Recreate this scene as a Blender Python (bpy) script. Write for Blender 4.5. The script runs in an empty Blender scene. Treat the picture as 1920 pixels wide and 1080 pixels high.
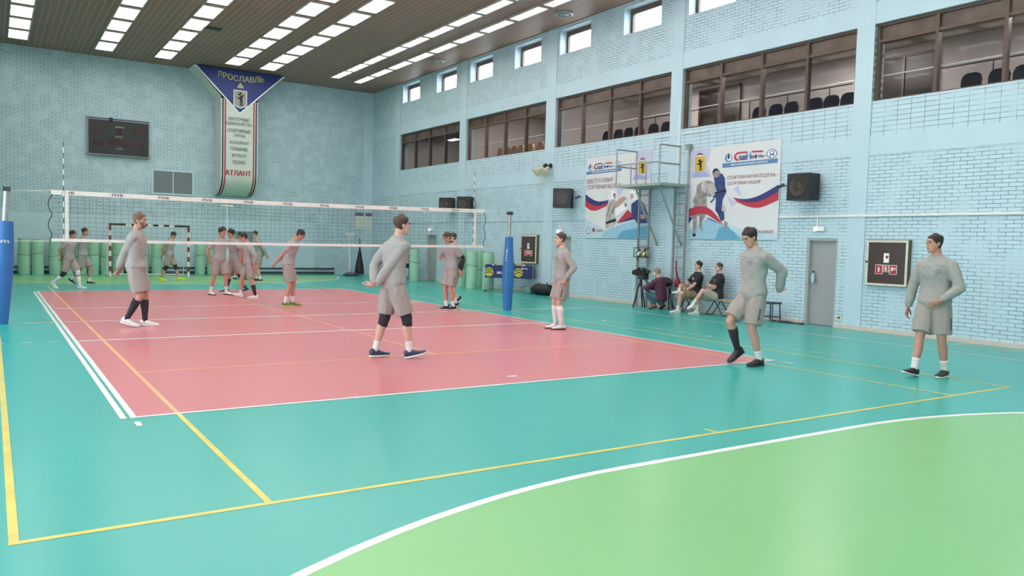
import bpy, math, random
from mathutils import Vector, Matrix, noise
from mathutils.bvhtree import BVHTree
random.seed(7)
SC = bpy.context.scene
COL = SC.collection
PI = math.pi
V = Vector
def R(d): return math.radians(d)

# ------------------------------------------------------------------ room
XR, XL, YB, YF, H = 14.81, -5.9, 29.07, -12.0, 8.92

# camera (focal length in pixels of a 1920 wide frame)
FPX = 1481.38
CAM = V((-1.0501, -7.8267, 1.6742))
def _rot(r):
    a = r.length
    return Matrix.Rotation(a, 3, r / a)
_Rw2c = _rot(V((0.0615, -0.5827, 0.0100))) @ Matrix(((1, 0, 0), (0, 0, -1), (0, 1, 0)))   # x right, y down, z forward
_Rc2w = _Rw2c.transposed()
def ray(px, py): return _Rc2w @ V(((px - 960) / FPX, (py - 540) / FPX, 1.0))
def on(axis, val, px, py):
    d = ray(px, py)
    return CAM + d * ((val - CAM[axis]) / d[axis])
def onX(px, py, x=XR): return on(0, x, px, py)
def onY(px, py, y=YB): return on(1, y, px, py)
def onZ(px, py, z=0.0): return on(2, z, px, py)

# ------------------------------------------------------------------ materials
MATS = {}
def srgb(r, g, b):
    f = lambda c: (c / 12.92 if c <= .04045 else ((c + .055) / 1.055) ** 2.4)
    return tuple(f(c / 255.) for c in (r, g, b))
def new_mat(name):
    m = bpy.data.materials.new(name); m.use_nodes = True
    MATS[name] = m
    return m, m.node_tree.nodes, m.node_tree.links, m.node_tree.nodes['Principled BSDF']
def mat(name, col, rough=.5, metal=0., spec=.5, var=.06, scale=8., bump=0., bscale=60., coat=0., emit=None):
    """plain surface with a little procedural variation in tone and relief"""
    if name in MATS: return MATS[name]
    m, N, L, b = new_mat(name)
    b.inputs['Roughness'].default_value = rough
    b.inputs['Metallic'].default_value = metal
    b.inputs['Specular IOR Level'].default_value = spec
    if coat: b.inputs['Coat Weight'].default_value = coat
    tc = N.new('ShaderNodeTexCoord')
    nz = N.new('ShaderNodeTexNoise'); nz.inputs['Scale'].default_value = scale; nz.inputs['Detail'].default_value = 4
    L.new(tc.outputs['Object'], nz.inputs['Vector'])
    mp = N.new('ShaderNodeMapRange')
    mp.inputs['To Min'].default_value = 1 - var; mp.inputs['To Max'].default_value = 1 + var
    mp.inputs['From Min'].default_value = .3; mp.inputs['From Max'].default_value = .7
    L.new(nz.outputs['Fac'], mp.inputs['Value'])
    mx = N.new('ShaderNodeVectorMath'); mx.operation = 'SCALE'
    mx.inputs[0].default_value = col
    L.new(mp.outputs['Result'], mx.inputs['Scale'])
    L.new(mx.outputs['Vector'], b.inputs['Base Color'])
    if bump:
        n2 = N.new('ShaderNodeTexNoise'); n2.inputs['Scale'].default_value = bscale; n2.inputs['Detail'].default_value = 3
        L.new(tc.outputs['Object'], n2.inputs['Vector'])
        bp = N.new('ShaderNodeBump'); bp.inputs['Strength'].default_value = bump; bp.inputs['Distance'].default_value = .02
        L.new(n2.outputs['Fac'], bp.inputs['Height']); L.new(bp.outputs['Normal'], b.inputs['Normal'])
    if emit:
        b.inputs['Emission Color'].default_value = (*emit[0], 1); b.inputs['Emission Strength'].default_value = emit[1]
    return m
def brick_mat(name, plane, col, joint, offset=.5, roww=.26, rowh=.077, msize=.0065):
    m, N, L, b = new_mat(name)
    b.inputs['Roughness'].default_value = .42
    g = N.new('ShaderNodeNewGeometry'); sp = N.new('ShaderNodeSeparateXYZ'); cb = N.new('ShaderNodeCombineXYZ')
    L.new(g.outputs['Position'], sp.inputs[0])
    L.new(sp.outputs['Y' if plane == 'yz' else 'X'], cb.inputs['X']); L.new(sp.outputs['Z'], cb.inputs['Y'])
    wob = N.new('ShaderNodeTexNoise'); wob.inputs['Scale'].default_value = 3.0; wob.inputs['Detail'].default_value = 2
    L.new(g.outputs['Position'], wob.inputs['Vector'])
    ma = N.new('ShaderNodeVectorMath'); ma.operation = 'MULTIPLY_ADD'
    ma.inputs[1].default_value = (.012, .012, 0); L.new(wob.outputs['Color'], ma.inputs[0]); L.new(cb.outputs[0], ma.inputs[2])
    br = N.new('ShaderNodeTexBrick')
    br.offset = offset; br.inputs['Scale'].default_value = 1
    br.inputs['Brick Width'].default_value = roww; br.inputs['Row Height'].default_value = rowh
    br.inputs['Mortar Size'].default_value = msize; br.inputs['Mortar Smooth'].default_value = .25; br.inputs['Bias'].default_value = 0
    br.inputs['Color1'].default_value = (*[c * .97 for c in col], 1); br.inputs['Color2'].default_value = (*[min(1, c * 1.05) for c in col], 1)
    br.inputs['Mortar'].default_value = (*joint, 1)
    L.new(ma.outputs[0], br.inputs['Vector'])
    # here and there the joints are filled with paint
    fill = N.new('ShaderNodeTexNoise'); fill.inputs['Scale'].default_value = 2.6; fill.inputs['Detail'].default_value = 5
    L.new(g.outputs['Position'], fill.inputs['Vector'])
    mr = N.new('ShaderNodeMapRange'); mr.inputs['From Min'].default_value = .47; mr.inputs['From Max'].default_value = .62
    mr.inputs['To Min'].default_value = 0; mr.inputs['To Max'].default_value = .82
    L.new(fill.outputs['Fac'], mr.inputs['Value'])
    mix = N.new('ShaderNodeMix'); mix.data_type = 'RGBA'; mix.inputs['B'].default_value = (*col, 1)
    L.new(mr.outputs['Result'], mix.inputs['Factor']); L.new(br.outputs['Color'], mix.inputs['A'])
    L.new(mix.outputs['Result'], b.inputs['Base Color'])
    bp = N.new('ShaderNodeBump'); bp.invert = True; bp.inputs['Strength'].default_value = .5; bp.inputs['Distance'].default_value = .01
    L.new(br.outputs['Fac'], bp.inputs['Height']); L.new(bp.outputs['Normal'], b.inputs['Normal'])
    return m
def glass_mat(name, tint=(1, 1, 1), gloss=.10):
    m, N, L, b = new_mat(name); N.remove(b)
    out = N['Material Output']
    t = N.new('ShaderNodeBsdfTransparent'); t.inputs[0].default_value = (*tint, 1)
    g = N.new('ShaderNodeBsdfGlossy'); g.inputs['Roughness'].default_value = .02
    lw = N.new('ShaderNodeLayerWeight'); lw.inputs['Blend'].default_value = .5
    pw = N.new('ShaderNodeMath'); pw.operation = 'POWER'; pw.inputs[1].default_value = 4.0; L.new(lw.outputs['Facing'], pw.inputs[0])
    f = N.new('ShaderNodeMath'); f.operation = 'MULTIPLY_ADD'; f.inputs[1].default_value = .03; f.inputs[2].default_value = .006; L.new(pw.outputs[0], f.inputs[0])
    mx = N.new('ShaderNodeMixShader')
    L.new(f.outputs[0], mx.inputs[0]); L.new(t.outputs[0], mx.inputs[1]); L.new(g.outputs[0], mx.inputs[2])
    L.new(mx.outputs[0], out.inputs['Surface'])
    return m
def emit_mat(name, col, strength):
    m, N, L, b = new_mat(name); N.remove(b)
    e = N.new('ShaderNodeEmission'); e.inputs[0].default_value = (*col, 1); e.inputs[1].default_value = strength
    L.new(e.outputs[0], N['Material Output'].inputs['Surface'])
    return m

# ------------------------------------------------------------------ mesh builder
class MB:
    def __init__(s): s.v = []; s.f = []; s.m = []
    def add(s, vs, fs, mi=0):
        o = len(s.v); s.v += [tuple(x) for x in vs]
        for f in fs: s.f.append(tuple(i + o for i in f)); s.m.append(mi)
    def box(s, lo, hi, mi=0, M=None):
        x0, y0, z0 = lo; x1, y1, z1 = hi
        vs = [V(p) for p in ((x0, y0, z0), (x1, y0, z0), (x1, y1, z0), (x0, y1, z0), (x0, y0, z1), (x1, y0, z1), (x1, y1, z1), (x0, y1, z1))]
        if M: vs = [M @ p for p in vs]
        s.add(vs, [(0, 3, 2, 1), (4, 5, 6, 7), (0, 1, 5, 4), (1, 2, 6, 5), (2, 3, 7, 6), (3, 0, 4, 7)], mi)
    def tube(s, pts, rad, n=8, ref=None, mi=0, cap=True):
        """swept tube; rad is one radius, or a list of radii or (ra, rb) pairs; ra lies along ref"""
        pts = [V(p) for p in pts]
        if not isinstance(rad, (list, tuple)): rad = [rad] * len(pts)
        rings = []
        side = None
        for i, p in enumerate(pts):
            t = (pts[min(i + 1, len(pts) - 1)] - pts[max(i - 1, 0)])
            t = t.normalized() if t.length > 1e-9 else V((0, 0, 1))
            r = V(ref) if ref is not None else (side if side is not None else (V((1, 0, 0)) if abs(t.x) < .9 else V((0, 1, 0))))
            a = r - t * r.dot(t)
            if a.length < 1e-6: a = t.orthogonal()
            a.normalize(); b = t.cross(a); side = a
            ra, rb = rad[i] if isinstance(rad[i], (list, tuple)) else (rad[i], rad[i])
            rings.append([p + a * ra * math.cos(2 * PI * k / n) + b * rb * math.sin(2 * PI * k / n) for k in range(n)])
        s.loft(rings, mi, cap)
    def loft(s, rings, mi=0, cap=True):
        n = len(rings[0]); vs = [p for r in rings for p in r]; fs = []
        for i in range(len(rings) - 1):
            for k in range(n):
                k2 = (k + 1) % n
                fs.append((i * n + k, i * n + k2, (i + 1) * n + k2, (i + 1) * n + k))
        if cap:
            fs.append(tuple(range(n - 1, -1, -1))); fs.append(tuple((len(rings) - 1) * n + k for k in range(n)))
        s.add(vs, fs, mi)
    def ell(s, c, r, n=12, m=8, M=None, mi=0):
        c = V(c); rings = []
        for i in range(1, m):
            th = PI * i / m
            ring = [V((r[0] * math.sin(th) * math.cos(2 * PI * k / n), r[1] * math.sin(th) * math.sin(2 * PI * k / n), -r[2] * math.cos(th))) for k in range(n)]
            rings.append([(M @ p if M else p) + c for p in ring])
        s.loft(rings, mi)
    def lathe(s, prof, n=20, c=(0, 0, 0), mi=0):
        c = V(c)
        s.loft([[c + V((r * math.cos(2 * PI * k / n), r * math.sin(2 * PI * k / n), z)) for k in range(n)] for r, z in prof], mi)
    def prism(s, poly, o, u, v, d, mi=0):
        """polygon (list of 2D points) in the frame o,u,v, thickened by the vector d"""
        o, u, v, d = V(o), V(u), V(v), V(d)
        a = [o + u * p[0] + v * p[1] for p in poly]; n = len(a)
        vs = a + [p + d for p in a]
        fs = [tuple(range(n - 1, -1, -1)), tuple(range(n, 2 * n))] + [(k, (k + 1) % n, n + (k + 1) % n, n + k) for k in range(n)]
        s.add(vs, fs, mi)
    def flat(s, poly, o, u, v, mi=0):
        o, u, v = V(o), V(u), V(v)
        s.add([o + u * p[0] + v * p[1] for p in poly], [tuple(range(len(poly)))], mi)
    def mesh(s, name, mats):
        me = bpy.data.meshes.new(name)
        me.from_pydata(s.v, [], s.f)
        for m in (mats if isinstance(mats, (list, tuple)) else [mats]): me.materials.append(m)
        me.polygons.foreach_set('material_index', s.m)
        return me
    def build(s, name, mats, parent=None, smooth=False, loc=None, rz=0., label=None):
        me = s.mesh(name, mats)
        if smooth:
            me.polygons.foreach_set('use_smooth', [True] * len(me.polygons))
            if smooth != 'all': me.set_sharp_from_angle(angle=R(smooth if smooth is not True else 40))
        me.update()
        return link(name, me, parent, loc, rz, label)
def link(name, me, parent=None, loc=None, rz=0., label=None):
    o = bpy.data.objects.new(name, me); COL.objects.link(o)
    if parent is not None: o.parent = parent
    if loc is not None: o.location = loc
    if rz: o.rotation_euler = (0, 0, rz)
    if label: o['label'] = label
    return o
def tag(o, label, cat, group=None):
    o['label'] = label; o['category'] = cat
    if group: o['group'] = group
    return o
def thing(name, label, cat, loc=(0, 0, 0), rz=0., group=None):
    o = bpy.data.objects.new(name, None); COL.objects.link(o)
    o.empty_display_size = .1; o.location = loc; o.rotation_euler = (0, 0, rz)
    return tag(o, label, cat, group)
def struct(o): o['kind'] = 'structure'; return o
def sthing(name, loc=(0, 0, 0)):
    o = bpy.data.objects.new(name, None); COL.objects.link(o); o.empty_display_size = .1; o.location = loc
    return struct(o)
def copy_tree(src, parent=None):
    c = src.copy(); COL.objects.link(c)
    if parent is not None: c.parent = parent; c.matrix_parent_inverse = src.matrix_parent_inverse.copy()
    for ch in [x for x in SC.objects if x.parent == src]: copy_tree(ch, c)
    return c
KIDS = {}
def dup(src, loc, rz=0., label=None, group=None):
    c = copy_tree(src); c.location = loc; c.rotation_euler = (0, 0, rz)
    if label: c['label'] = label
    if group: c['group'] = group
    return c

# ------------------------------------------------------------------ lettering
_TXT = {}
def text_geo(s, weight=0.0):
    key = (s, weight)
    if key in _TXT: return _TXT[key]
    cu = bpy.data.curves.new('lettering', 'FONT'); cu.body = s; cu.size = 1; cu.offset = weight; cu.resolution_u = 3
    ob = bpy.data.objects.new('lettering', cu); COL.objects.link(ob)
    bpy.context.view_layer.update()
    dg = bpy.context.evaluated_depsgraph_get()
    me = bpy.data.meshes.new_from_object(ob.evaluated_get(dg))
    vs = [(v.co.x, v.co.y) for v in me.vertices]; fs = [tuple(p.vertices) for p in me.polygons]
    bpy.data.objects.remove(ob); bpy.data.curves.remove(cu); bpy.data.meshes.remove(me)
    x0 = min(v[0] for v in vs); x1 = max(v[0] for v in vs); y0 = min(v[1] for v in vs); y1 = max(v[1] for v in vs)
    vs = [((x - x0) / (x1 - x0), (y - y0) / (y1 - y0)) for x, y in vs]
    _TXT[key] = (vs, fs, (x1 - x0) / (y1 - y0))
    return _TXT[key]
def put_text(mb, s, o, u, v, w, h, mi=0, weight=.015, warp=None):
    """lettering filling the w x h box whose lower left corner is o"""
    bold = weight if weight > .018 else 0
    vs, fs, asp = text_geo(s, .004)
    o, u, v = V(o), V(u).normalized(), V(v).normalized()
    if h is None: h = w / asp
    if w is None: w = h * asp
    pts = [(x * w, y * h) for x, y in vs]
    if warp: pts = [warp(x, y) for x, y in pts]
    n = u.cross(v)
    for i, sh in enumerate((0,) if not bold else (-bold, 0, bold)):      # heavier strokes: the same letters set again a hair aside
        mb.add([o + u * (x + sh * h) + v * y + n * (.0007 * i) for x, y in pts], fs, mi)
# ================================================================== materials of the place
WALLC = (.495, .65, .73)
M_brick_r = brick_mat('blue_brick_right', 'yz', WALLC, (.15, .235, .275))
M_stack_r = brick_mat('blue_brick_stacked', 'yz', WALLC, (.14, .22, .25), offset=0., roww=.29, rowh=.10, msize=.006)
M_brick_b = brick_mat('blue_brick_back', 'xz', WALLC, (.085, .15, .165), msize=.0068)
M_smooth = mat('blue_paint', WALLC, .4, var=.04, scale=1.2, bump=.08, bscale=14)
M_base_r = mat('pink_cream_base', (.62, .52, .47), .5)
M_dark = mat('dark_base', (.035, .05, .055), .5)
M_white = mat('white_paint', (.78, .78, .76), .45)
M_teal = mat('teal_floor', (.028, .385, .335), .28, var=.035, scale=.35)
M_red = mat('red_floor', (.60, .18, .20), .28, var=.03, scale=.35)
M_green = mat('green_floor', (.20, .50, .19), .28, var=.035, scale=.35)
M_line = mat('white_line', (.80, .82, .80), .25, var=.03, scale=3)
M_yline = mat('yellow_line', (.66, .56, .11), .3, var=.12, scale=3.5)
M_oline = mat('orange_line', (.86, .45, .20), .3, var=.10, scale=3.5)
M_brown = mat('brown_frame', (.105, .066, .052), .38, var=.1)
M_brownpane = mat('brown_panel', (.10, .065, .05), .22, var=.35, scale=2.2)
M_glass = glass_mat('window_glass', (.93, .93, .93))
M_black = mat('black_plastic', (.012, .012, .014), .5)
M_steel = mat('grey_steel', (.30, .32, .33), .4, metal=.35, var=.1)
M_lampframe = mat('lamp_tray', (.55, .53, .48), .4, metal=.3)
M_lamp = emit_mat('lamp_light', (1.0, .955, .90), 8.8)

# ------------------------------------------------------------------ floor: painted zones and lines in one mesh
fm = MB()
FM = [M_teal, M_red, M_green, M_line, M_yline, M_oline]
zc = [0]
def frect(x0, x1, y0, y1, mi, z):
    zc[0] += 1; z += zc[0] * .00002
    fm.add([(x0, y0, z), (x1, y0, z), (x1, y1, z), (x0, y1, z)], [(0, 1, 2, 3)], mi)
fm.box((XL, YF, -.2), (XR + .4, YB + .3, 0), 0)
frect(0, 9, 0, 18, 1, .0008)
def six_metre(yc, sgn, r):       # handball goal area outline; the goal line lies at yc
    pts = []
    for k in range(0, 31): a = PI - k * (PI / 2) / 30; pts.append((3 + r * math.cos(a), yc + sgn * r * math.sin(a)))
    for k in range(0, 31): a = PI / 2 - k * (PI / 2) / 30; pts.append((6 + r * math.cos(a), yc + sgn * r * math.sin(a)))
    return pts
for yc, sgn in ((-9.33, 1), (27.1, -1)):
    pts = six_metre(yc, sgn, 6.0)
    poly = [(x, y, .0008) for x, y in pts]
    fm.add(poly, [tuple(range(len(poly)))], 2)
    pin = six_metre(yc, sgn, 5.93)
    for k in range(len(pts) - 1):
        fm.add([(*pts[k], .0016), (*pts[k + 1], .0016), (*pin[k + 1], .0016), (*pin[k], .0016)], [(0, 1, 2, 3)], 3)
# tennis lines (yellow on the teal, orange on the red)
def yel(x0, x1, y0, y1):
    frect(x0, x1, y0, y1, 4, .0016)
    a, b, c, d = max(x0, 0), min(x1, 9), max(y0, 0), min(y1, 18)
    if b > a and d > c: frect(a, b, c, d, 5, .0020)
yel(-.985, 9.985, -2.935, -2.885); yel(-.985, 9.985, 20.885, 20.935)
for xx, ww in ((-.985, .05), (9.935, .05), (.385, .045), (8.575, .045)): yel(xx, xx + ww, -2.885, 20.885)
yel(.385, 8.615, 2.58, 2.625); yel(.385, 8.615, 15.38, 15.42); yel(4.48, 4.52, 2.6, 15.4)
yel(4.48, 4.52, -2.885, -2.75)
# volleyball and handball lines (white)
for a in ((0, 9, 0, .055), (0, 9, 17.95, 18), (0, .055, 0, 18), (-.085, -.03, 0, 18), (8.95, 9, 0, 18), (XL, 13.0, 8.96, 9.04),
          (0, 9, 5.94, 6.02), (0, 9, 11.97, 12.05), (12.95, 13.0, -9.3, 27.1), (-4.0, -3.95, -9.3, 27.1)): frect(*a, 3, .0024)
for k in range(5):
    for yy in (6.0, 11.98):
        frect(-.17 - .36 * k - .15, -.17 - .36 * k, yy, yy + .05, 3, .0024); frect(9.17 + .36 * k, 9.32 + .36 * k, yy, yy + .05, 3, .0024)
for k in range(19): frect(10.5, 10.55, 5.95 - .345 * k - .15, 5.95 - .345 * k, 3, .0024)
for xx in (0, 8.95): frect(xx, xx + .05, -.36, -.18, 3, .0024)
frect(4.38, 4.53, .43, .49, 3, .0024)
for a in ((14.2, 14.75, -.05, 0), (14.2, 14.24, -1.08, -.05), (14.24, 14.75, -1.08, -1.04)): frect(*a, 3, .0024)
floor = struct(fm.build('floor', FM))

# ------------------------------------------------------------------ walls
def wall_yz(name, x0, x1, y0, y1, z0, z1, holes, mats, mi_of=None):
    mb = MB()
    ys = sorted({y0, y1, *[h[0] for h in holes], *[h[1] for h in holes]}); zs = sorted({z0, z1, *[h[2] for h in holes], *[h[3] for h in holes], *((4.20, 4.93) if mi_of else ())})
    for i in range(len(ys) - 1):
        for j in range(len(zs) - 1):
            cy, cz = (ys[i] + ys[i + 1]) / 2, (zs[j] + zs[j + 1]) / 2
            if any(h[0] < cy < h[1] and h[2] < cz < h[3] for h in holes): continue
            mb.box((x0, ys[i], zs[j]), (x1, ys[i + 1], zs[j + 1]), mi_of(cy, cz) if mi_of else 0)
    return struct(mb.build(name, mats))
SILL, HEAD = 4.95, 6.59
BAYS = [(20.30, 25.90), (14.35, 19.78), (8.40, 13.80), (2.75, 7.97), (-2.90, 2.33), (-8.6, -3.3)]
CLER = [(24.0, 25.7), (20.7, 22.4), (17.92, 19.57), (14.77, 16.4), (12.07, 13.68), (8.91, 10.5), (6.22, 7.85), (3.2, 4.85), (.4, 2.0), (-2.5, -.9)]
CZ0, CZ1 = 8.0, 8.80
DOORS = [(2.98, 3.78), (22.1, 23.0), (12.75, 13.6)]
holes = [(a, b, SILL, HEAD) for a, b in BAYS] + [(a, b, CZ0, CZ1) for a, b in CLER] + [(a, b, 0., 2.0) for a, b in DOORS]
wall_yz('wall_right', XR, XR + .36, YF, YB, 0, H, holes, [M_brick_r, M_stack_r], lambda y, z: 1 if 4.20 < z < 4.93 else 0)
wb = MB(); wb.box((XL - .3, YB, 0), (XR + .36, YB + .3, H)); struct(wb.build('wall_back', M_brick_b))
wf = MB(); wf.box((XL - .3, YF - .3, 0), (XR + .36, YF, H)); struct(wf.build('wall_front', M_brick_b))
LEFTW = [(-10.6, -5.6), (-4.9, .1), (.8, 5.8), (6.5, 11.5)]
LZ0, LZ1 = 1.2, 4.8
wall_yz('wall_left', XL - .3, XL, YF, YB, 0, H, [(a, b, LZ0, LZ1) for a, b in LEFTW], [M_brick_r])

# smooth bands: pilasters, lintel beam, lower band, panels
tn = [0]
def trim(lo, hi, m=M_smooth):
    tn[0] += 1
    b = MB(); b.box(lo, hi); return struct(b.build('trim_%d' % tn[0], m))
PIL = [(2.33, 2.75), (7.97, 8.40), (13.80, 14.35), (19.78, 20.30), (25.90, 26.40), (-3.3, -2.9)]
for a, b in PIL: trim((XR - .02, a, 0), (XR + .01, b, H))
pe = sorted([YF] + [y for p in PIL for y in p] + [YB])
for i in range(0, len(pe), 2):
    trim((XR - .012, pe[i], HEAD), (XR + .01, pe[i + 1], 7.02))
    trim((XR - .010, pe[i], 3.80), (XR + .01, pe[i + 1], 4.20))
trim((14.30, YB - .03, 0), (XR, YB + .01, H))
trim((XL, YB - .012, 0), (11.9, YB + .01, 2.45))
for k, x in enumerate((-.6, 1.05, 10.9)): trim((x, YB - .02, H - .55 if k == 2 else H - .25), (x + .22, YB + .01, H))
# baseboards
b = MB()
for y0, y1 in ((YF, DOORS[0][0]), (DOORS[0][1], DOORS[2][0]), (DOORS[2][1], DOORS[1][0]), (DOORS[1][1], YB)): b.box((XR - .03, y0, 0), (XR, y1, .085))
struct(b.build('baseboard_right', M_base_r))
b = MB(); b.box((XL, YB - .05, 0), (12.9, YB - .012, .11)); b.box((XL, YB - .06, .22), (12.9, YB - .012, .29)); struct(b.build('baseboard_back', M_dark))

# ------------------------------------------------------------------ ceiling of slats running down the hall
cm, N, L, bs = new_mat('brown_slats')
g = N.new('ShaderNodeNewGeometry'); sp = N.new('ShaderNodeSeparateXYZ'); L.new(g.outputs['Position'], sp.inputs[0])
def nmath(op, a, bb=None, c=None):
    n = N.new('ShaderNodeMath'); n.operation = op
    for i, x in enumerate((a, bb, c)):
        if x is None: continue
        if isinstance(x, (int, float)): n.inputs[i].default_value = x
        else: L.new(x, n.inputs[i])
    return n.outputs[0]
fx = nmath('FRACT', nmath('DIVIDE', sp.outputs['X'], .20))
gap = nmath('LESS_THAN', fx, .13)
idx = nmath('FLOOR', nmath('DIVIDE', sp.outputs['X'], .20))
pid = nmath('FLOOR', nmath('DIVIDE', sp.outputs['Y'], 3.0))
wn = N.new('ShaderNodeTexWhiteNoise'); wn.noise_dimensions = '2D'
cbn = N.new('ShaderNodeCombineXYZ'); L.new(idx, cbn.inputs[0]); L.new(pid, cbn.inputs[1]); L.new(cbn.outputs[0], wn.inputs['Vector'])
tone = nmath('MULTIPLY_ADD', wn.outputs['Value'], .16, .92)
sc = N.new('ShaderNodeVectorMath'); sc.operation = 'SCALE'; sc.inputs[0].default_value = (.285, .163, .118); L.new(tone, sc.inputs['Scale'])
mx = N.new('ShaderNodeMix'); mx.data_type = 'RGBA'; mx.inputs['B'].default_value = (.47, .32, .25, 1)
L.new(gap, mx.inputs['Factor']); L.new(sc.outputs[0], mx.inputs['A']); L.new(mx.outputs['Result'], bs.inputs['Base Color'])
bs.inputs['Roughness'].default_value = .55
cb_ = MB(); cb_.box((XL - .3, YF - .3, H), (XR + .36, YB + .3, H + .2)); struct(cb_.build('ceiling', cm))

# ------------------------------------------------------------------ luminaires, seven rows
def make_lamp(w, l):
    root = thing('ceiling_light', 'x', 'ceiling light', (0, 0, H), 0, 'ceiling lights')
    f = MB()
    t = .035
    for lo, hi in (((-w / 2 - t, -l / 2 - t), (-w / 2, l / 2 + t)), ((w / 2, -l / 2 - t), (w / 2 + t, l / 2 + t)), ((-w / 2, -l / 2 - t), (w / 2, -l / 2)), ((-w / 2, l / 2), (w / 2, l / 2 + t))):
        f.box((*lo, -.055), (*hi, 0))
    f.build('frame', M_lampframe, root)
    d = MB(); d.box((-w / 2, -l / 2, -.012), (w / 2, l / 2, -.004)); d.build('diffuser', M_lamp, root)
    for k in range(1, 3): lv = MB(); y = -l / 2 + l * k / 3; lv.box((-w / 2, y - .012, -.05), (w / 2, y + .012, -.013)); lv.build('louver', M_lampframe, root)
    return root
LW = make_lamp(.60, 1.42); LN = make_lamp(.34, 1.58)
ROWS = [(-.15, 26.85, 1.83, LW, 'left'), (2.72, 26.75, 1.85, LW, 'second'), (4.86, 26.7, 1.85, LW, 'third'), (7.45, 26.0, 1.83, LW, 'fourth'),
        (8.90, 26.05, 1.80, LW, 'fifth'), (11.82, 25.65, 1.80, LN, 'sixth'), (13.03, 26.0, 1.86, LN, 'seventh')]
ORD = ['nearest the back wall'] + [w + ' from the back wall' for w in 'second third fourth fifth sixth seventh eighth ninth tenth eleventh twelfth thirteenth fourteenth fifteenth sixteenth seventeenth eighteenth nineteenth twentieth twenty-first twenty-second'.split()]
first = set()
for x, y0, pitch, src, rn in ROWS:
    k = 0
    while y0 - k * pitch > YF + 1:
        y = y0 - k * pitch
        o = src if src not in first else copy_tree(src)
        first.add(src)
        o.location = (x, y, H)
        kind = 'wide' if src is LW else 'slim'
        rl = {'left': 'leftmost row', 'sixth': 'left narrow row', 'seventh': 'right narrow row'}.get(rn, rn + ' row from the left')
        o['label'] = ('%s ceiling light in the %s, %s' % (kind, rl, ORD[k]))
        k += 1
# air vents in the ceiling
def vent(x, y, label):
    r = thing('ceiling_vent', label, 'vent', (x, y, H), 0, 'ceiling air vents')
    a = MB(); a.lathe([(.30, 0), (.30, -.03), (.22, -.05), (.22, -.02)], 20); a.build('ring', M_steel, r, smooth=30)
    a = MB(); a.lathe([(.15, 0), (.15, -.05), (.05, -.07)], 20); a.build('disc', M_steel, r, smooth=30)
vent(13.87, 20.62, 'round grey air vent in the ceiling, farther one by the small windows')
vent(13.96, 12.36, 'round grey air vent in the ceiling, nearer one by the small windows')
a = MB(); a.box((5.15, 21.25, H - .05), (5.75, 21.55, H)); tag(a.build('ceiling_vent', M_dark), 'small dark square vent beside the third row of ceiling lights', 'vent', 'ceiling air vents')

# ------------------------------------------------------------------ small high windows
wn_ = [0]
def wname(): wn_[0] += 1; return 'window_%d' % wn_[0]
for a, b_ in CLER:
    w = sthing(wname(), (XR + .30, (a + b_) / 2, CZ0))
    hw, hh = (b_ - a) / 2, CZ1 - CZ0
    f = MB()
    for lo, hi in (((-.03, -hw, 0), (.06, -hw + .09, hh)), ((-.03, hw - .09, 0), (.06, hw, hh)), ((-.03, -hw + .09, 0), (.06, hw - .09, .06)), ((-.03, -hw + .09, hh - .16), (.06, hw - .09, hh))): f.box(lo, hi)
    f.build('frame', M_brown, w)
    p = MB(); p.box((.01, -hw + .09, .06), (.016, hw - .09, hh - .16)); p.build('pane', M_glass, w)

# ------------------------------------------------------------------ assumed windows in the unseen left wall, added for daylight from that side
for a, b_ in LEFTW:
    w = sthing(wname(), (XL - .15, (a + b_) / 2, LZ0)); hw, hh = (b_ - a) / 2, LZ1 - LZ0
    f = MB(); f.box((-.05, -hw, 0), (.05, -hw + .06, hh)); f.box((-.05, hw - .06, 0), (.05, hw, hh)); f.box((-.05, -hw + .06, 0), (.05, hw - .06, .06)); f.box((-.05, -hw + .06, hh - .06), (.05, hw - .06, hh))
    for k in range(1, 4): y = -hw + 2 * hw * k / 4; f.box((-.04, y - .03, .06), (.04, y + .03, hh - .06))
    f.build('frame', M_white, w)
    p = MB(); p.box((-.004, -hw + .06, .06), (.004, hw - .06, hh - .06)); p.build('pane', M_glass, w)

# ------------------------------------------------------------------ gallery behind the long windows
GX, GF, GC = 18.6, 4.47, 7.0
M_gw = mat('gallery_plaster', (.56, .50, .48), .7, var=.05, scale=2)
M_gc = mat('gallery_ceiling', (.42, .39, .37), .7, var=.05, scale=1)
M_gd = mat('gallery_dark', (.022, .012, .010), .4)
M_pipe = mat('white_rail', (.72, .72, .72), .3)
b = MB(); b.box((XR + .36, YF, GF - .2), (GX + .2, YB, GF)); struct(b.build('floor_gallery', mat('gallery_floor', (.20, .15, .12), .5)))
b = MB(); b.box((XR + .36, YF, GC), (GX + .2, YB, GC + .2)); struct(b.build('ceiling_gallery', M_gc))
b = MB(); b.box((GX, YF, GF), (GX + .2, YB, GC)); struct(b.build('wall_gallery', M_gw))
for k, (y, x1) in enumerate(((25.95, GX), (19.9, GX), (13.9, GX), (YB - .1, GX), (YF + .1, GX))):
    b = MB(); b.box((XR + .36, y - .1, GF), (x1, y + .1, GC)); struct(b.build('wall_partition_%d' % (k + 1), M_gw))
M_gcol = mat('gallery_column', (.50, .53, .50), .6)
for k, (x, y) in enumerate(((15.5, onX(1287, 190, 15.5).y), (15.5, onX(1645, 120, 15.5).y))):
    b = MB(); b.box((x - .1, y - .1, GF), (x + .1, y + .1, GC)); struct(b.build('trim_%d' % (tn[0] + 1 + k), M_gcol))
tn[0] += 2
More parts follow.
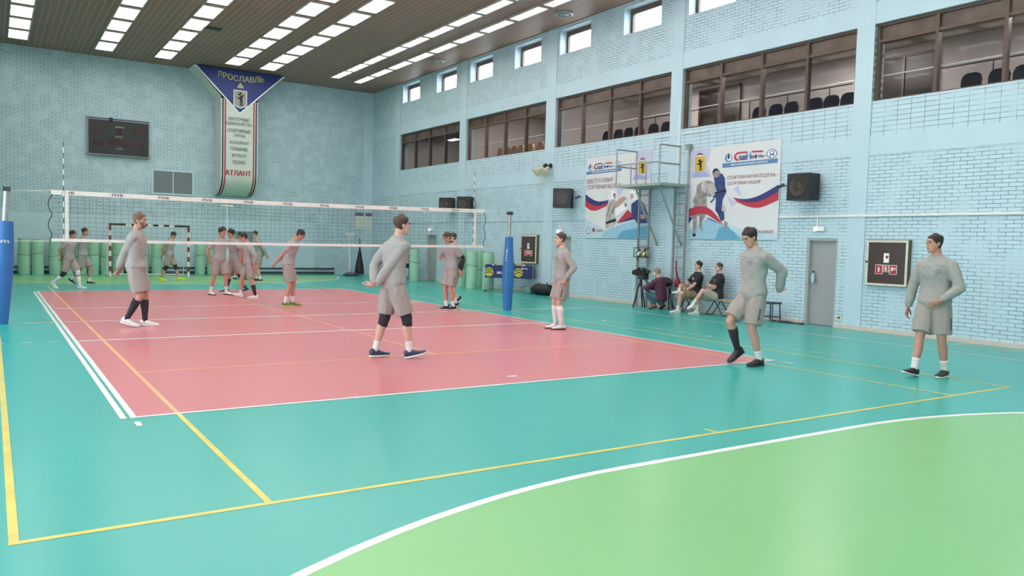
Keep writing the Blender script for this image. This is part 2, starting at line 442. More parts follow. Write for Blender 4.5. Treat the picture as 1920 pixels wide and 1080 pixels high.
# back wall: rails of panelling, dark double door, dark fill for an open doorway
for a, b_ in ((13.9, 19.9), (9.5, 13.8), (onX(1600, 150, 18.6).y, onX(1392, 170, 18.6).y), (-6, onX(1765, 100, 18.6).y)):
    q = MB()
    q.box((GX - .02, a, 6.28), (GX, b_, 6.31)); q.box((GX - .02, a, 5.65), (GX, b_, 5.67))
    y = a + .7
    while y < b_: q.box((GX - .02, y, 5.65), (GX, y + .025, 6.3)); y += 1.4
    tn[0] += 1; struct(q.build('trim_%d' % tn[0], M_brown))
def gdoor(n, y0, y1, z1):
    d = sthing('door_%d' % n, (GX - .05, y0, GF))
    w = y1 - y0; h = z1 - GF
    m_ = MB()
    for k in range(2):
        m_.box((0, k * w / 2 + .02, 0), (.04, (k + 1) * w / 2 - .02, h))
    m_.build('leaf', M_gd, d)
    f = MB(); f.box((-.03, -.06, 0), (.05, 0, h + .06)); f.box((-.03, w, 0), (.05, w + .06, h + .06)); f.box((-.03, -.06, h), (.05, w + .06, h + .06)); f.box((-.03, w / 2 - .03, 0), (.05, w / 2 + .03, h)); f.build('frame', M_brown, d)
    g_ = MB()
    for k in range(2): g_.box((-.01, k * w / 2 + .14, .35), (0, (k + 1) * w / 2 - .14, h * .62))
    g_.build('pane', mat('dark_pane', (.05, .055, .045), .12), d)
_dx = GX - .05
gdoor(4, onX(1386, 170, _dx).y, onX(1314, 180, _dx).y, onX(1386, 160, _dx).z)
gdoor(5, onX(1756, 110, _dx).y, onX(1640, 120, _dx).y, onX(1756, 96, _dx).z)  # dark leaves stand in for the shade inside an open doorway
b = MB(); b.box((15.75, YF, GF), (16.55, YB, GF + .20)); struct(b.build('floor_riser', M_dark))

NAMES = {}
for i, (a, b_) in enumerate(BAYS):
    w = sthing(wname(), (XR + .12, (a + b_) / 2, SILL))
    hw, hh = (b_ - a) / 2, HEAD - SILL
    f = MB()
    f.box((-.05, -hw, 0), (.07, -hw + .07, hh)); f.box((-.05, hw - .07, 0), (.07, hw, hh))
    f.box((-.05, -hw + .07, hh - .06), (.07, hw - .07, hh)); f.box((-.05, -hw + .07, 0), (.07, hw - .07, .035))
    f.box((-.045, -hw + .07, hh - .40), (.06, hw - .07, hh - .335))
    f.build('frame', M_brown, w)
    for k in range(1, 4):
        y = -hw + 2 * hw * k / 4
        q = MB(); q.box((-.06, y - .035, .035), (.065, y + .035, hh - .06)); q.build('mullion', M_brown, w)
    for k in range(4):
        y0 = -hw + 2 * hw * k / 4 + .035; y1 = -hw + 2 * hw * (k + 1) / 4 - .035
        q = MB(); q.box((0, y0, hh - .335), (.02, y1, hh - .06)); q.build('transom_panel', M_brownpane, w)
        q = MB(); q.box((.0, y0, .035), (.006, y1, hh - .40)); q.build('pane', M_glass, w)
    if i in (1, 2, 3, 4):
        r = MB(); r.tube([(XR + .30, a + .05, 5.53), (XR + .30, b_ - .05, 5.53)], .015, 8)
        tag(r.build('handrail', M_pipe, smooth=True), 'white handrail behind the gallery window ' + ('over the tan chairs', 'with five dark chairs at the right', 'with the dark double doors', 'nearest the camera')[i - 1], 'handrail', 'gallery handrails')

# chairs in the gallery
def make_chair(name, label, col, rim):
    t = thing(name, label, 'chair')
    s = MB(); s.box((-.22, -.20, .42), (.22, .20, .48)); s.build('seat', col, t)
    b = MB()
    n = 10
    poly = [(-.20, 0), (.20, 0), (.21, .26), (.17, .36), (.09, .40), (-.09, .40), (-.17, .36), (-.21, .26)]
    b.prism(poly, (.20, 0, .50), (0, 1, 0), (.12, 0, 1), (.05, 0, 0)); b.build('backrest', col, t)
    f = MB()
    for y in (-.2, .2):
        f.tube([(-.2, y, 0), (-.2, y, .42)], .015, 6); f.tube([(.2, y, 0), (.2, y, .52)], .015, 6)
    f.build('frame', rim, t)
    return t
M_navy = mat('navy_cloth', (.016, .019, .032), .6)
M_tan = mat('tan_wood', (.36, .20, .12), .5)
chD = make_chair('gallery_chair', 'x', M_navy, M_black); chT = make_chair('wooden_chair', 'x', M_tan, M_dark)
def seat_at(px, py, x=16.1): return onX(px, py, x).y
used = set()
def put_chair(src, px, py, label, group, z=GF + .20, x=16.1):
    o = src if src not in used else copy_tree(src)
    used.add(src); o.location = (x, seat_at(px, py, x), z); o['label'] = label; o['group'] = group
nm = ['first', 'second', 'third', 'fourth', 'fifth', 'sixth', 'seventh', 'eighth']
for k, px in enumerate((1128, 1149, 1168, 1188, 1214, 1238, 1259)):
    put_chair(chD, px, 245, 'dark chair in the gallery window over the left poster, %s from the left' % nm[k], 'dark gallery chairs')
for k, px in enumerate((1412, 1443, 1472, 1516, 1546, 1578)):
    put_chair(chD, px, 210, 'dark chair in the gallery window right of the double doors, %s from the left' % nm[k], 'dark gallery chairs')
for k, px in enumerate((1809, 1861, 1908)):
    put_chair(chD, px, 165, 'dark chair in the nearest gallery window, %s from the left' % nm[k], 'dark gallery chairs')
for k, px in enumerate((927, 941, 954, 966, 984, 1003, 1019)):
    put_chair(chT, px, 285, 'tan wooden chair back in the gallery window, %s from the left' % nm[k], 'tan gallery chairs')
def table(px0, py, label, x):
    y = onX(px0, py, x).y
    t = thing('table', label, 'table', (x, y, GF))
    a = MB(); a.box((-.3, -.55, .72), (.3, .55, .76)); a.build('tabletop', M_gd, t)
    for sx in (-.26, .26):
        for sy in (-.5, .5): a = MB(); a.box((sx - .02, sy - .02, 0), (sx + .02, sy + .02, .72)); a.build('leg', M_gd, t)
table(1305, 235, 'dark table edge behind the gallery window left of the double doors', 16.3)
# hanging lamps and added fill lights of the gallery
M_gfill = emit_mat('gallery_fill_glow', (1., .93, .88), 78.0)
_pa, _pb = onX(789, 293, 17.3), onX(851, 262, 16.8)
for p_, lb in ((_pa, 'low hanging gallery lamp behind the leftmost long window, left one'), (_pb, 'hanging gallery lamp behind the leftmost long window, right one')):
    t = thing('hanging_lamp', lb, 'ceiling light', tuple(p_), 0, 'hanging gallery lamps')
    a = MB(); a.box((-.16, -.40, 0), (.16, .40, .05)); a.build('housing', M_lampframe, t)
    a = MB(); a.box((-.14, -.37, -.012), (.14, .37, -.002)); a.build('diffuser', emit_mat('hanging_lamp_light', (1., .95, .9), 14.0), t)
    for yy in (-.3, .3): a = MB(); a.tube([(0, yy, .05), (0, yy, GC - p_.z)], .008, 5); a.build('rod', M_dark, t)
GL = [(17.0, 16.6, 'unseen fill light added to the gallery ceiling above the tan chairs'), (17.0, 10.6, 'unseen fill light added to the gallery ceiling above the left poster'),
      (17.0, 4.6, 'unseen fill light added to the gallery ceiling beyond the double doors'), (17.0, -1.0, 'unseen fill light added to the gallery ceiling nearest the camera')]
for x, y, lb in GL:  # unseen lights added to brighten the rooms behind the glass
    t = thing('gallery_fill_light', lb, 'ceiling light', (x, y, GC), 0, 'gallery fill lights')
    a = MB(); a.box((-.17, -.62, -.05), (.17, .62, 0)); a.build('housing', M_lampframe, t)
    a = MB(); a.box((-.14, -.58, -.06), (.14, .58, -.052)); a.build('diffuser', M_gfill, t)

# ------------------------------------------------------------------ doors on the court
M_greydoor = mat('grey_door', (.34, .34, .355), .45, var=.03, scale=2)
M_doorf = mat('door_frame', (.42, .43, .42), .5)
M_gdoor2 = mat('grey_green_door', (.30, .36, .34), .5)
def door(n, a, b_, m):
    d = sthing('door_%d' % n, (XR + .12, a, 0)); w = b_ - a
    q = MB(); q.box((0, .05, .01), (.05, w - .05, 1.95)); q.build('leaf', m, d)
    f = MB(); f.box((-.10, 0, 0), (.06, .05, 2.0)); f.box((-.10, w - .05, 0), (.06, w, 2.0)); f.box((-.10, .05, 1.95), (.06, w - .05, 2.0)); f.build('frame', M_doorf, d)
    h = MB(); h.box((-.05, w - .16, .98), (0, w - .12, 1.06)); h.tube([(-.05, w - .14, 1.03), (-.05, w - .26, 1.03)], .012, 6); h.build('door_handle', M_steel, d)
    k = MB(); k.box((.06, 0, 0), (.2, w, 2.0)); k.build('backing', M_dark, d)
door(1, *DOORS[0], M_greydoor); door(2, *DOORS[1], M_gdoor2); door(3, *DOORS[2], M_greydoor)
# door in the back wall
d = sthing('door_6', (8.12, YB - .05, 0))
q = MB(); q.box((.04, 0, .01), (.88, .04, 1.92)); q.build('leaf', mat('teal_grey_door', (.17, .27, .27), .5), d)
q = MB(); q.box((0, -.02, 0), (.04, .05, 1.97)); q.box((.88, -.02, 0), (.92, .05, 1.97)); q.box((.04, -.02, 1.92), (.88, .05, 1.97)); q.build('frame', M_smooth, d)

# ------------------------------------------------------------------ window with blinds low on the back wall
w = sthing(wname(), (5.56, YB - .04, 3.48))
q = MB()
for lo, hi in (((-.86, 0, -.07), (-.78, .05, 1.0)), ((.78, 0, -.07), (.86, .05, 1.0)), ((-.78, 0, -.07), (.78, .05, 0)), ((-.78, 0, .93), (.78, .05, 1.0)), ((-.02, 0, 0), (.02, .05, .93))): q.box(lo, hi)
q.build('frame', M_smooth, w)
for x0 in (-.78, .02):
    q = MB()
    q.box((x0, .035, 0), (x0 + .76, .04, .93))
    for k in range(14): q.box((x0, .02, .02 + k * .065), (x0 + .76, .034, .06 + k * .065))
    q.build('grille', mat('grey_mauve_grille', (.20, .24, .26), .5), w)
# ================================================================== net and posts
NY = 9.0
M_pad = mat('blue_pad', (.030, .15, .42), .45, var=.05, scale=3, bump=.1, bscale=10)
M_net = mat('black_cord', (.012, .016, .018), .7)
M_tape = mat('white_tape', (.74, .70, .66), .6)
M_print = mat('dark_print', (.035, .04, .06), .6)
M_whiteprint = mat('white_print', (.82, .84, .86), .6)
M_pole = mat('grey_pole', (.36, .36, .36), .4, metal=.3)

def netpt(px, py): return onY(px, py, NY)
TL, TR = netpt(96, 355.5), netpt(908, 392.5)       # ends of the top tape
BL_, BR_ = netpt(93, 452), netpt(908, 464)
x0, x1 = TL.x, TR.x
def ztop(x): t = (x - x0) / (x1 - x0); return TL.z + (TR.z - TL.z) * t - .035 * math.sin(PI * t)
def zbot(x): t = (x - x0) / (x1 - x0); return BL_.z + (BR_.z - BL_.z) * t - .02 * math.sin(PI * t)
net = thing('volleyball_net', 'black volleyball net with white top tape across the red court', 'net', (x0, NY, 0))
NS = 60
def tape(name, zf, h, th, mt, xa=x0, xb=x1):
    q = MB(); rings = []
    for k in range(NS + 1):
        x = xa + (xb - xa) * k / NS; z = zf(x)
        rings.append([(x - x0, -th, z - h), (x - x0, th, z - h), (x - x0, th, z), (x - x0, -th, z)])
    q.loft([[V(p) for p in r] for r in rings]); return q.build(name, mt, net)
tape('top_tape', ztop, .085, .006, M_tape); tape('bottom_tape', lambda x: zbot(x) + .05, .055, .005, M_tape)
q = MB(); n = int((x1 - x0) / .105)
for k in range(1, n):
    x = x0 + (x1 - x0) * k / n; za, zb = ztop(x) - .08, zbot(x) + .04; w = .02 * math.sin(k * 1.7)
    q.tube([(x - x0, 0, za), (x - x0 + w, .01 * math.sin(k), (za + zb) / 2), (x - x0, 0, zb)], .0019, 3, cap=False)
for j in range(1, 10):
    q.tube([(x - x0, 0, zbot(x) + .04 + (ztop(x) - .12 - zbot(x)) * j / 10 + .012 * math.sin(x * 2.1 + j)) for x in [x0 + (x1 - x0) * k / 40 for k in range(41)]], .0019, 3, cap=False)
q.build('net_mesh', M_net, net)
for sx, sg in ((x0, -1), (x1, 1)):                  # slack side cords
    q = MB(); za, zb = ztop(sx) - .08, zbot(sx) + .04
    q.tube([(sx - x0 + sg * (-.02 + .07 * abs(math.sin(t * 2.2 * PI))), 0, za + (zb - za) * t) for t in [k / 16 for k in range(17)]], .008, 5)
    q.build('side_cord', M_net, net)
AX = (netpt(125, 400).x, netpt(890, 430).x)
for x in AX:                                        # side bands and antennas
    q = MB(); q.box((x - x0 - .03, -.012, zbot(x)), (x - x0 + .03, .012, ztop(x))); q.build('side_band', M_tape, net)
    q = MB(); z0 = zbot(x) + .03; z1 = z0 + 1.80
    for k in range(18): q.tube([(x - x0 - .05, -.02, z0 + .1 * k), (x - x0 - .05, -.02, z0 + .1 * (k + 1))], .007, 6, mi=k % 2)
    q.build('antenna', [M_whiteprint, mat('antenna_dark', (.05, .035, .09), .5)], net)
x = x0 + .18
while x < x1 - .4:
    q = MB(); put_text(q, 'FIVB', (x - x0, -.0075, ztop(x) - .068), (1, 0, 0), (0, 0, 1), .19, .05, 0, .02); q.build('lettering', M_print, net); x += .82
# posts with blue pads
def post(label, x, ztp, pw, side, padtop):
    t = thing('net_post', label, 'net post', (x, NY, 0), 0, 'net posts')
    q = MB(); q.tube([(0, 0, 0), (0, 0, ztp)], .045, 12); q.build('pole', M_pole, t, smooth=30)
    q = MB(); q.box((-.06, -.06, ztp - .06), (.06, .06, ztp + .02)); q.build('winch_head', M_dark, t)
    prof = [(0, .105), (.35, .125), (.75, .155), (1.05, .15), (1.5, .115), (padtop, .10)] if side > 0 else [(0, .135), (.35, .15), (.8, .165), (1.1, .165), (1.5, .15), (padtop, .125)]
    q = MB(); rings = []
    for z, r in prof: rings.append([V((r * pw * math.cos(a + .3) * (1.06 if k % 2 else 1), r * pw * math.sin(a + .3), z)) for k, a in enumerate([2 * PI * k / 12 for k in range(12)])])
    q.loft(rings); p = q.build('pad', M_pad, t, smooth=35)
    q = MB(); q.box((-.015, -.35, 1.0), (.015, -.2, 1.03)); 
    return t
pl = onZ(-3, 606); pr = onZ(952, 584)
Lp = post('left net post in a blue pad at the edge of the picture', onY(2, 600, NY).x, onY(17, 352, NY).z, 1.0, -1, onY(10, 414, NY).z)
Rp = post('right net post in a blue pad in front of the ball carts', onY(951, 584, NY).x, onY(947, 398, NY).z, 1.0, 1, onY(949, 444, NY).z)
Lp.location.x = onY(-2, 606, NY).x; Lp.rotation_euler = (0, math.atan2(onY(18, 352, NY).x - onY(-2, 606, NY).x, 2.55) * .8, 0)
for t, sz, kk in ((Lp, 'h', 0), (Rp, 'v', 1)):
    q = MB(); pad = [c for c in SC.objects if c.parent == t and c.name.startswith('pad')][0]
    r = .20 * (1.35 if kk == 0 else 1)
    c = V((-.55, -.84, 0)) if kk == 0 else V((-.84, -.55, 0))
    u = V((-c.y, c.x, 0)); 
    bv = BVHTree.FromPolygons([v.co for v in pad.data.vertices], [tuple(p.vertices) for p in pad.data.polygons])
    if kk == 0: put_text(q, 'FIVB', c * 1.0 + u * -.06 + V((0, 0, 1.46)), u, (0, 0, 1), .20, .055, 0, .02)
    else: put_text(q, 'FIVB', c * 1.0 + u * .02 + V((0, 0, 1.25)), (0, 0, 1), -u, .30, .05, 0, .02)
    nv = []
    for v in q.v:
        h = bv.ray_cast(V(v), -c)
        nv.append(tuple((h[0] if h[0] else V(v) - c * .8) + c * .004))
    q.v = nv; q.build('lettering', M_whiteprint, t)
# tension cables
q = MB()
for a, b in ((netpt(96, 357), netpt(16, 358)), (netpt(93, 452), netpt(18, 452)), (netpt(908, 394), netpt(945, 404)), (netpt(908, 464), netpt(945, 470))): q.tube([a - V((x0, NY, 0)), b - V((x0, NY, 0))], .005, 5)
q.build('cable', M_tape, net)

# ================================================================== banner on the back wall
BYF = 27.87
def bp(cx, cy): return onY(300 + cx / 3.857, 100 + cy / 3.857, BYF)
M_cloth = mat('banner_cloth', (.60, .66, .60), .6, var=.04, scale=2, bump=.15, bscale=5)
M_bnavy = mat('banner_blue', (.020, .042, .20), .5, var=.08, scale=2)
M_gold = mat('gold_print', (.52, .45, .24), .5)
M_greyprint = mat('grey_print', (.20, .25, .24), .6)
M_redprint = mat('red_print', (.42, .035, .06), .6)
M_stripe = mat('navy_stripe', (.03, .03, .08), .6)
ban = thing('wall_banner', 'tall white banner with blue pennant top hanging by the ceiling', 'banner', (8.4, YB, 0))
O = V((8.4, YB, 0))
xl, xr = bp(440, 600).x, bp(708, 600).x
ztop_s = H - .02; zcurve = bp(575, 880).z; zend = bp(520, 1025).z
prof = [(BYF, bp(500, 330).z), (BYF, zcurve)]
R0 = YB - BYF
for k in range(1, 9):
    a = k / 8 * PI / 2
    prof.append((BYF + R0 * (1 - math.cos(a)) * .98, zcurve - (zcurve - zend) * math.sin(a)))
q = MB(); nx = 10
def strip(mb, xa, xb, mi, off):
    vs = []; 
    for y, z in prof: vs += [V((xa, y - off, z - off)) - O, V((xb, y - off, z - off)) - O]
    mb.add(vs, [(2 * k, 2 * k + 1, 2 * k + 3, 2 * k + 2) for k in range(len(prof) - 1)], mi)
strip(q, xl, xr, 0, 0); q.build('strip_face', M_cloth, ban, smooth=True)
for s, col, xa in ((0, M_stripe, .05), (1, M_redprint, .15)):
    q = MB()
    for a in (xl + xa, xr - xa - .06): strip(q, a, a + .06, 0, .006)
    q.build('stripe', col, ban, smooth=True)
pTL, pTR, pTip = bp(245, 100), bp(905, 180), bp(577, 430)
pTL.z = pTR.z = H - .03
pJL, pJR = bp(440, 305), bp(712, 340)
q = MB(); q.add([p - O - V((0, .012, 0)) for p in (pTL, pTR, pTip)], [(0, 2, 1)]); q.build('blue_pennant', M_bnavy, ban)
q = MB(); tip = pTip + V((0, 0, -.07))
for a, b_ in ((pTL, tip), (pTR, tip)):
    dn = V((0, 0, .07)); q.add([a - O - V((0, .014, 0)), b_ - O - V((0, .014, 0)), b_ + dn - O - V((0, .014, 0)), a + V((.1 if a is pTL else -.1, 0, 0)) - O - V((0, .014, 0))], [(0, 1, 2, 3)])
q.build('white_edging', M_whiteprint, ban)
q = MB(); bk = V((0, R0 - .01, 0))
jl, jr = V((xl, BYF, pJL.z)), V((xr, BYF, pJR.z))
for a, b_ in ((pTL, jl), (pTR, jr)): q.add([a - O, b_ - O, b_ + bk - O, a + bk - O], [(0, 1, 2, 3)])
for xx, jz in ((xl, jl.z), (xr, jr.z)):
    ps = [V((xx, y, z)) - O for y, z in prof[1:]] + [V((xx, YB - .01, prof[1][1])) - O]
    q.add([V((xx, BYF, jz)) - O, V((xx, YB - .01, jz)) - O, V((xx, YB - .01, zcurve)) - O, V((xx, BYF, zcurve)) - O], [(0, 1, 2, 3)])
    q.add(ps, [tuple(range(len(ps)))])
# back of the blue top where it meets the strip
q.build('side_panel', M_cloth, ban)
def blk(mb, s, cx, cy, wpx, hpx, mi=0, wt=.02, off=.02, warp=None):
    c = bp(cx, cy); k = (bp(cx + 100, cy) - bp(cx, cy)).x / 100
    w, h = wpx * k, hpx * k
    put_text(mb, s, c - O + V((-w / 2, -off, -h / 2)), (1, 0, 0), (0, 0, 1), w, h, mi, wt, warp)
q = MB(); k_ = (bp(600, 190) - bp(500, 190)).x / 100
blk(q, 'ЯРОСЛАВЛЬ', 587, 178, 330, 46, 0, .03, .022, lambda x, y: (x, y * (.9 + .15 * abs(x / (330 * k_) - .5)) + .10 * abs(2 * x / (330 * k_) - 1) ** 2 - .03)); q.build('gold_lettering', M_gold, ban)
for s, cy, w in (('ВОСТОЧНЫЕ', 478, 148), ('ЕДИНОБОРСТВА', 514, 185), ('СПОРТИВНЫЕ', 561, 165), ('ТАНЦЫ', 597, 82), ('ВОЛЕЙБОЛ', 644, 133), ('ПЛАВАНИЕ', 692, 125), ('ФУТБОЛ', 740, 100), ('ТЕННИС', 788, 98)):
    q = MB(); blk(q, s, 572, cy, w, 26, 0, .03); q.build('grey_lettering', M_greyprint, ban)
q = MB(); blk(q, 'АТЛАНТ', 565, 866, 185, 38, 0, .05); q.build('red_lettering', M_redprint, ban)
BEAR = [(.42, .02), (.60, .02), (.60, .10), (.56, .16), (.60, .30), (.66, .14), (.62, .02), (.80, .02), (.78, .10), (.74, .34), (.72, .55), (.78, .62), (.92, .74), (.90, .80), (.72, .74), (.66, .80), (.60, .90), (.50, .93), (.40, .88), (.34, .80), (.24, .84), (.20, .80), (.40, .68), (.42, .60), (.24, .58), (.10, .64), (.08, .58), (.22, .48), (.44, .46), (.46, .34), (.44, .14)]
def bear(mb, o, u, v, w, h, mi):
    mb.add([V(o) + V(u) * w * x + V(v) * h * y for x, y in BEAR], [tuple(range(len(BEAR)))], mi)
q = MB(); c = bp(580, 330) - O; w_, h_ = 100 * k_, 128 * k_
sh = [(-.5, .5), (.5, .5), (.5, -.42), (.25, -.48), (0, -.56), (-.25, -.48), (-.5, -.42)]
q.flat([(x * w_, y * h_) for x, y in sh], c + V((0, -.018, 0)), (1, 0, 0), (0, 0, 1), 0)
q.flat([(x * w_ * .86, y * h_ * .9) for x, y in sh], c + V((0, -.022, 0)), (1, 0, 0), (0, 0, 1), 1)
bear(q, c + V((-.33 * w_, -.026, -.42 * h_)), (1, 0, 0), (0, 0, 1), w_ * .66, h_ * .86, 2)
q.prism([(0, 0), (.03 * w_, -.02 * h_), (.52 * w_, .30 * h_), (.60 * w_, .26 * h_), (.62 * w_, .44 * h_), (.46 * w_, .44 * h_), (.49 * w_, .33 * h_)], c + V((-.28 * w_, -.027, .02 * h_)), (1, 0, 0), (0, 0, 1), (0, .001, 0), 3)
q.prism([(-.26 * w_, 0), (.26 * w_, 0), (.18 * w_, .12 * h_), (.02 * w_, .30 * h_), (-.02 * w_, .30 * h_), (-.18 * w_, .12 * h_)], c + V((0, -.022, .62 * h_)), (1, 0, 0), (0, 0, 1), (0, .002, 0), 3)
q.build('coat_of_arms', [M_tape, mat('silver_print', (.30, .34, .32), .5), M_black, M_gold], ban)

# ================================================================== scoreboard
sb = thing('scoreboard', 'black electronic scoreboard in a grey frame on the back wall', 'scoreboard', (3.43, YB, 4.93))
q = MB(); q.box((-1.13, -.14, .01), (1.13, -.02, 1.40)); q.build('panel', mat('score_black', (.022, .022, .028), .3), sb)
q = MB()
for lo, hi in (((-1.17, -.16, -.03), (-1.13, 0, 1.5)), ((1.13, -.16, -.03), (1.17, 0, 1.5)), ((-1.13, -.16, -.03), (1.13, 0, .01)), ((-1.13, -.16, 1.40), (1.13, 0, 1.44))): q.box(lo, hi)
q.build('frame', mat('score_frame', (.26, .26, .27), .35, metal=.4), sb)
q = MB(); q.box((-1.2, -.05, 1.47), (1.2, -.02, 1.5)); q.box((-1.2, -.17, -.05), (1.2, -.15, -.03)); q.build('rail', M_dark, sb)
q = MB(); q.box((-.36, -.24, 1.38), (-.24, -.14, 1.52)); q.build('sensor', M_black, sb)
for tx, a_, w_, h_ in (('ПЕРИОД', (-.15, -.145, 1.12), .34, .07), ('ВРЕМЯ', (-.13, -.145, .74), .28, .05), ('ФОЛЫ', (-.10, -.145, .24), .24, .055)):
    q = MB(); put_text(q, tx, a_, (1, 0, 0), (0, 0, 1), w_, h_, 0, .03); q.build('lettering', mat('grey_white_print', (.45, .45, .46), .5), sb)
for cx, cz, hw in ((-.72, 1.0, .2), (.72, 1.0, .2), (-.75, .46, .2), (.75, .46, .2), (.0, .98, .12), (-.02, .52, .4)):
    q = MB(); q.box((cx - hw, -.146, cz - .13), (cx + hw, -.141, cz + .13)); q.build('digit_window', mat('digit_dark', (.03, .012, .012), .15), sb)
q = MB(); q.tube([(.0, -.01, 1.5), (.0, -.01, 3.9)], .012, 6); q.build('cable', M_smooth, sb)

# ================================================================== goal
gl = thing('handball_goal', 'red and white handball goal standing before the green mats', 'goal', (2.82, 26.5, 0))
M_gred = mat('goal_red', (.20, .03, .05), .4); M_gw_ = mat('goal_white', (.74, .74, .72), .4)
GW = 2.88
for xx in (0, GW):
    q = MB()
    for k in range(10): q.box((xx - .04, -.04, .2 * k), (xx + .04, .04, .2 * (k + 1) + (0 if k < 9 else .0)), 1 if (k % 2 or k == 9) else 0)
    q.build('post', [M_gw_, M_gred], gl)
q = MB(); nb = 15; L_ = GW + .08
for k in range(nb): q.box((-.04 + L_ * k / nb, -.04, 2.0), (-.04 + L_ * (k + 1) / nb, .04, 2.08), (1, 0)[k % 2] if k not in (1, nb - 2) else 1)
q.build('crossbar', [M_gw_, mat('goal_black', (.03, .025, .03), .4)], gl)
q = MB()
for xx in (0, GW): q.tube([(xx, 0, 2.0), (xx, .75, 1.9), (xx, 1.0, .04), (xx, 0, .04)], .018, 6)
q.tube([(0, 1.0, .04), (GW, 1.0, .04)], .025, 6); q.build('back_frame', M_gw_, gl)
q = MB()
for k in range(25): x = GW * k / 24; q.tube([(x, .0, 2.0), (x, .75, 1.85), (x, 1.0, .05)], .0022, 3, cap=False)
for k in range(12): z = .1 + k * .155; y = 1.0 - .25 * z / 1.85; q.tube([(0, 0, z), (0, y, z), (GW, y, z), (GW, 0, z)], .0022, 3, cap=False)
q.build('goal_net', mat('grey_cord', (.45, .55, .52), .7), gl)

# ================================================================== rolled mats
M_mat = mat('green_vinyl', (.33, .60, .42), .42, var=.12, scale=1.5, bump=.12, bscale=4)
M_strap = mat('dark_strap', (.07, .16, .10), .6)
def make_roll(r, h, seed):
    t = thing('rolled_mat', 'x', 'mat', (0, 0, 0), 0, 'rolled green mats')
    rnd = random.Random(seed); q = MB(); rings = []
    for z, s in ((0, .97), (.03, 1.0), (h * .3, 1.0), (h * .5, 1.0 if rnd.random() < .5 else .98), (h * .8, 1.01), (h - .03, 1.0), (h, .97)):
        rings.append([V((r * s * (1 + .02 * math.sin(3 * a + seed)) * math.cos(a), r * s * math.sin(a), z)) for a in [2 * PI * k / 20 for k in range(20)]])
    q.loft(rings); q.build('roll', M_mat, t, smooth=50)
    q = MB(); sp = []
    for k in range(46): a = .34 * k; rr = r * .93 * (1 - k / 52); sp.append((rr * math.cos(a), rr * math.sin(a), h + .002))
    q.tube(sp, .006, 4); q.build('spiral_edge', M_strap, t)
    q = MB(); z = h * rnd.uniform(.5, .62)
    q.loft([[V(((r + .012) * math.cos(a), (r + .012) * math.sin(a), z + dz + .05 * math.cos(a + seed))) for a in [2 * PI * k / 20 for k in range(20)]] for dz in (0, .018)])
    q.build('strap', M_strap, t, smooth=True)
    return t
rollA = make_roll(.212, 1.36, 1); rollB = make_roll(.212, 1.40, 4)
rused = set()
def roll(src, px, Y, label):
    o = src if src not in rused else copy_tree(src); rused.add(src)
    o.location = (onY(px, 516, Y).x, Y, 0); o.rotation_euler = (0, 0, random.uniform(0, 6)); o['label'] = label
RL = [(46, 'rolled green mat nearest the left net post'), (71, 'second rolled green mat from the left net post'), (103.3, 'rolled green mat just right of the gap beside the first pair'), (127.6, 'rolled green mat behind the walking player with long white socks'),
      (151.7, 'rolled green mat behind the player with one black sleeve'), (175.5, 'rolled green mat left of the goal, next but one to its post'), (199, 'rolled green mat behind the left goal post'), (222, 'rolled green mat inside the goal, first from the left post'),
      (246, 'rolled green mat inside the goal behind the bearded player'), (269, 'rolled green mat inside the goal, right of the bearded player'), (294, 'rolled green mat inside the goal, last before the bare wall'), (375, 'rolled green mat right of the goal, left one of the two'), (397, 'rolled green mat right of the goal, right one of the two')]
for k, (px, lb) in enumerate(RL): roll(rollA if k % 2 else rollB, px, 28.35 - (.06 if k % 3 == 1 else 0), lb)
def roll2(src, px, X, label):
    o = copy_tree(src); p = onX(px, 530, X); o.location = (X, p.y, 0); o.rotation_euler = (0, 0, px); o['label'] = label
roll2(rollA, 776, 14.0, 'rolled green mat standing beside the black rack'); roll2(rollB, 864, 13.95, 'rolled green mat behind the player with the black collar'); roll2(rollA, 884, 13.75, 'rolled green mat by the right wall, left of the three near the carts'); roll2(rollB, 897, 14.5, 'rolled green mat by the right wall, middle of the three near the carts'); roll2(rollA, 915, 13.9, 'rolled green mat by the right wall, closest to the ball carts')

# ================================================================== small things along the back wall
def stand(name, label, px, py, Y, ztop, rr):
    p = onY(px, py, Y)
    t = thing(name, label, 'stand', (p.x, Y, 0), 0, 'white pole stands')
    q = MB(); q.lathe([(.34, 0), (.34, .03), (.10, .08), (.05, .16)], 20); q.build('base', M_dark, t, smooth=30)
    q = MB(); q.tube([(0, 0, .05), (0, 0, ztop)], .03, 8); q.build('pole', M_white, t, smooth=30)
    q = MB(); q.tube([(rr * math.cos(a), rr * math.sin(a) * .8, ztop + .03 * math.sin(a)) for a in [2 * PI * k / 18 for k in range(19)]], .025, 6, ref=(0, 0, 1)); q.build('ring', M_white, t, smooth=True)
    q = MB()
    for k in range(8): a = 2 * PI * k / 8; q.tube([(rr * math.cos(a), rr * .8 * math.sin(a), ztop), (rr * .6 * math.cos(a + .3), rr * .5 * math.sin(a + .3), ztop - .22)], .006, 4)
    q.build('cords', M_tape, t)
stand('korfball_stand' if False else 'hoop_stand', 'tall white pole with a hoop on top behind the group of players', 426, 400, 27.6, 3.0, .24)
stand('hoop_stand', 'short white pole with a hoop on top left of the black cover', 656, 450, 27.6, 1.95, .24)
t = thing('draped_cover', 'black narrow cone-shaped cover beside the short white hoop stand', 'cover', (onY(674, 500, 27.7).x, 27.7, 0))
q = MB(); q.lathe([(.22, .05), (.20, .4), (.09, 1.0), (.02, 1.35)], 14); q.build('cover', M_black, t, smooth=40)
q = MB(); q.tube([(0, 0, 0), (0, 0, 1.75)], .025, 6); q.build('pole', M_dark, t)
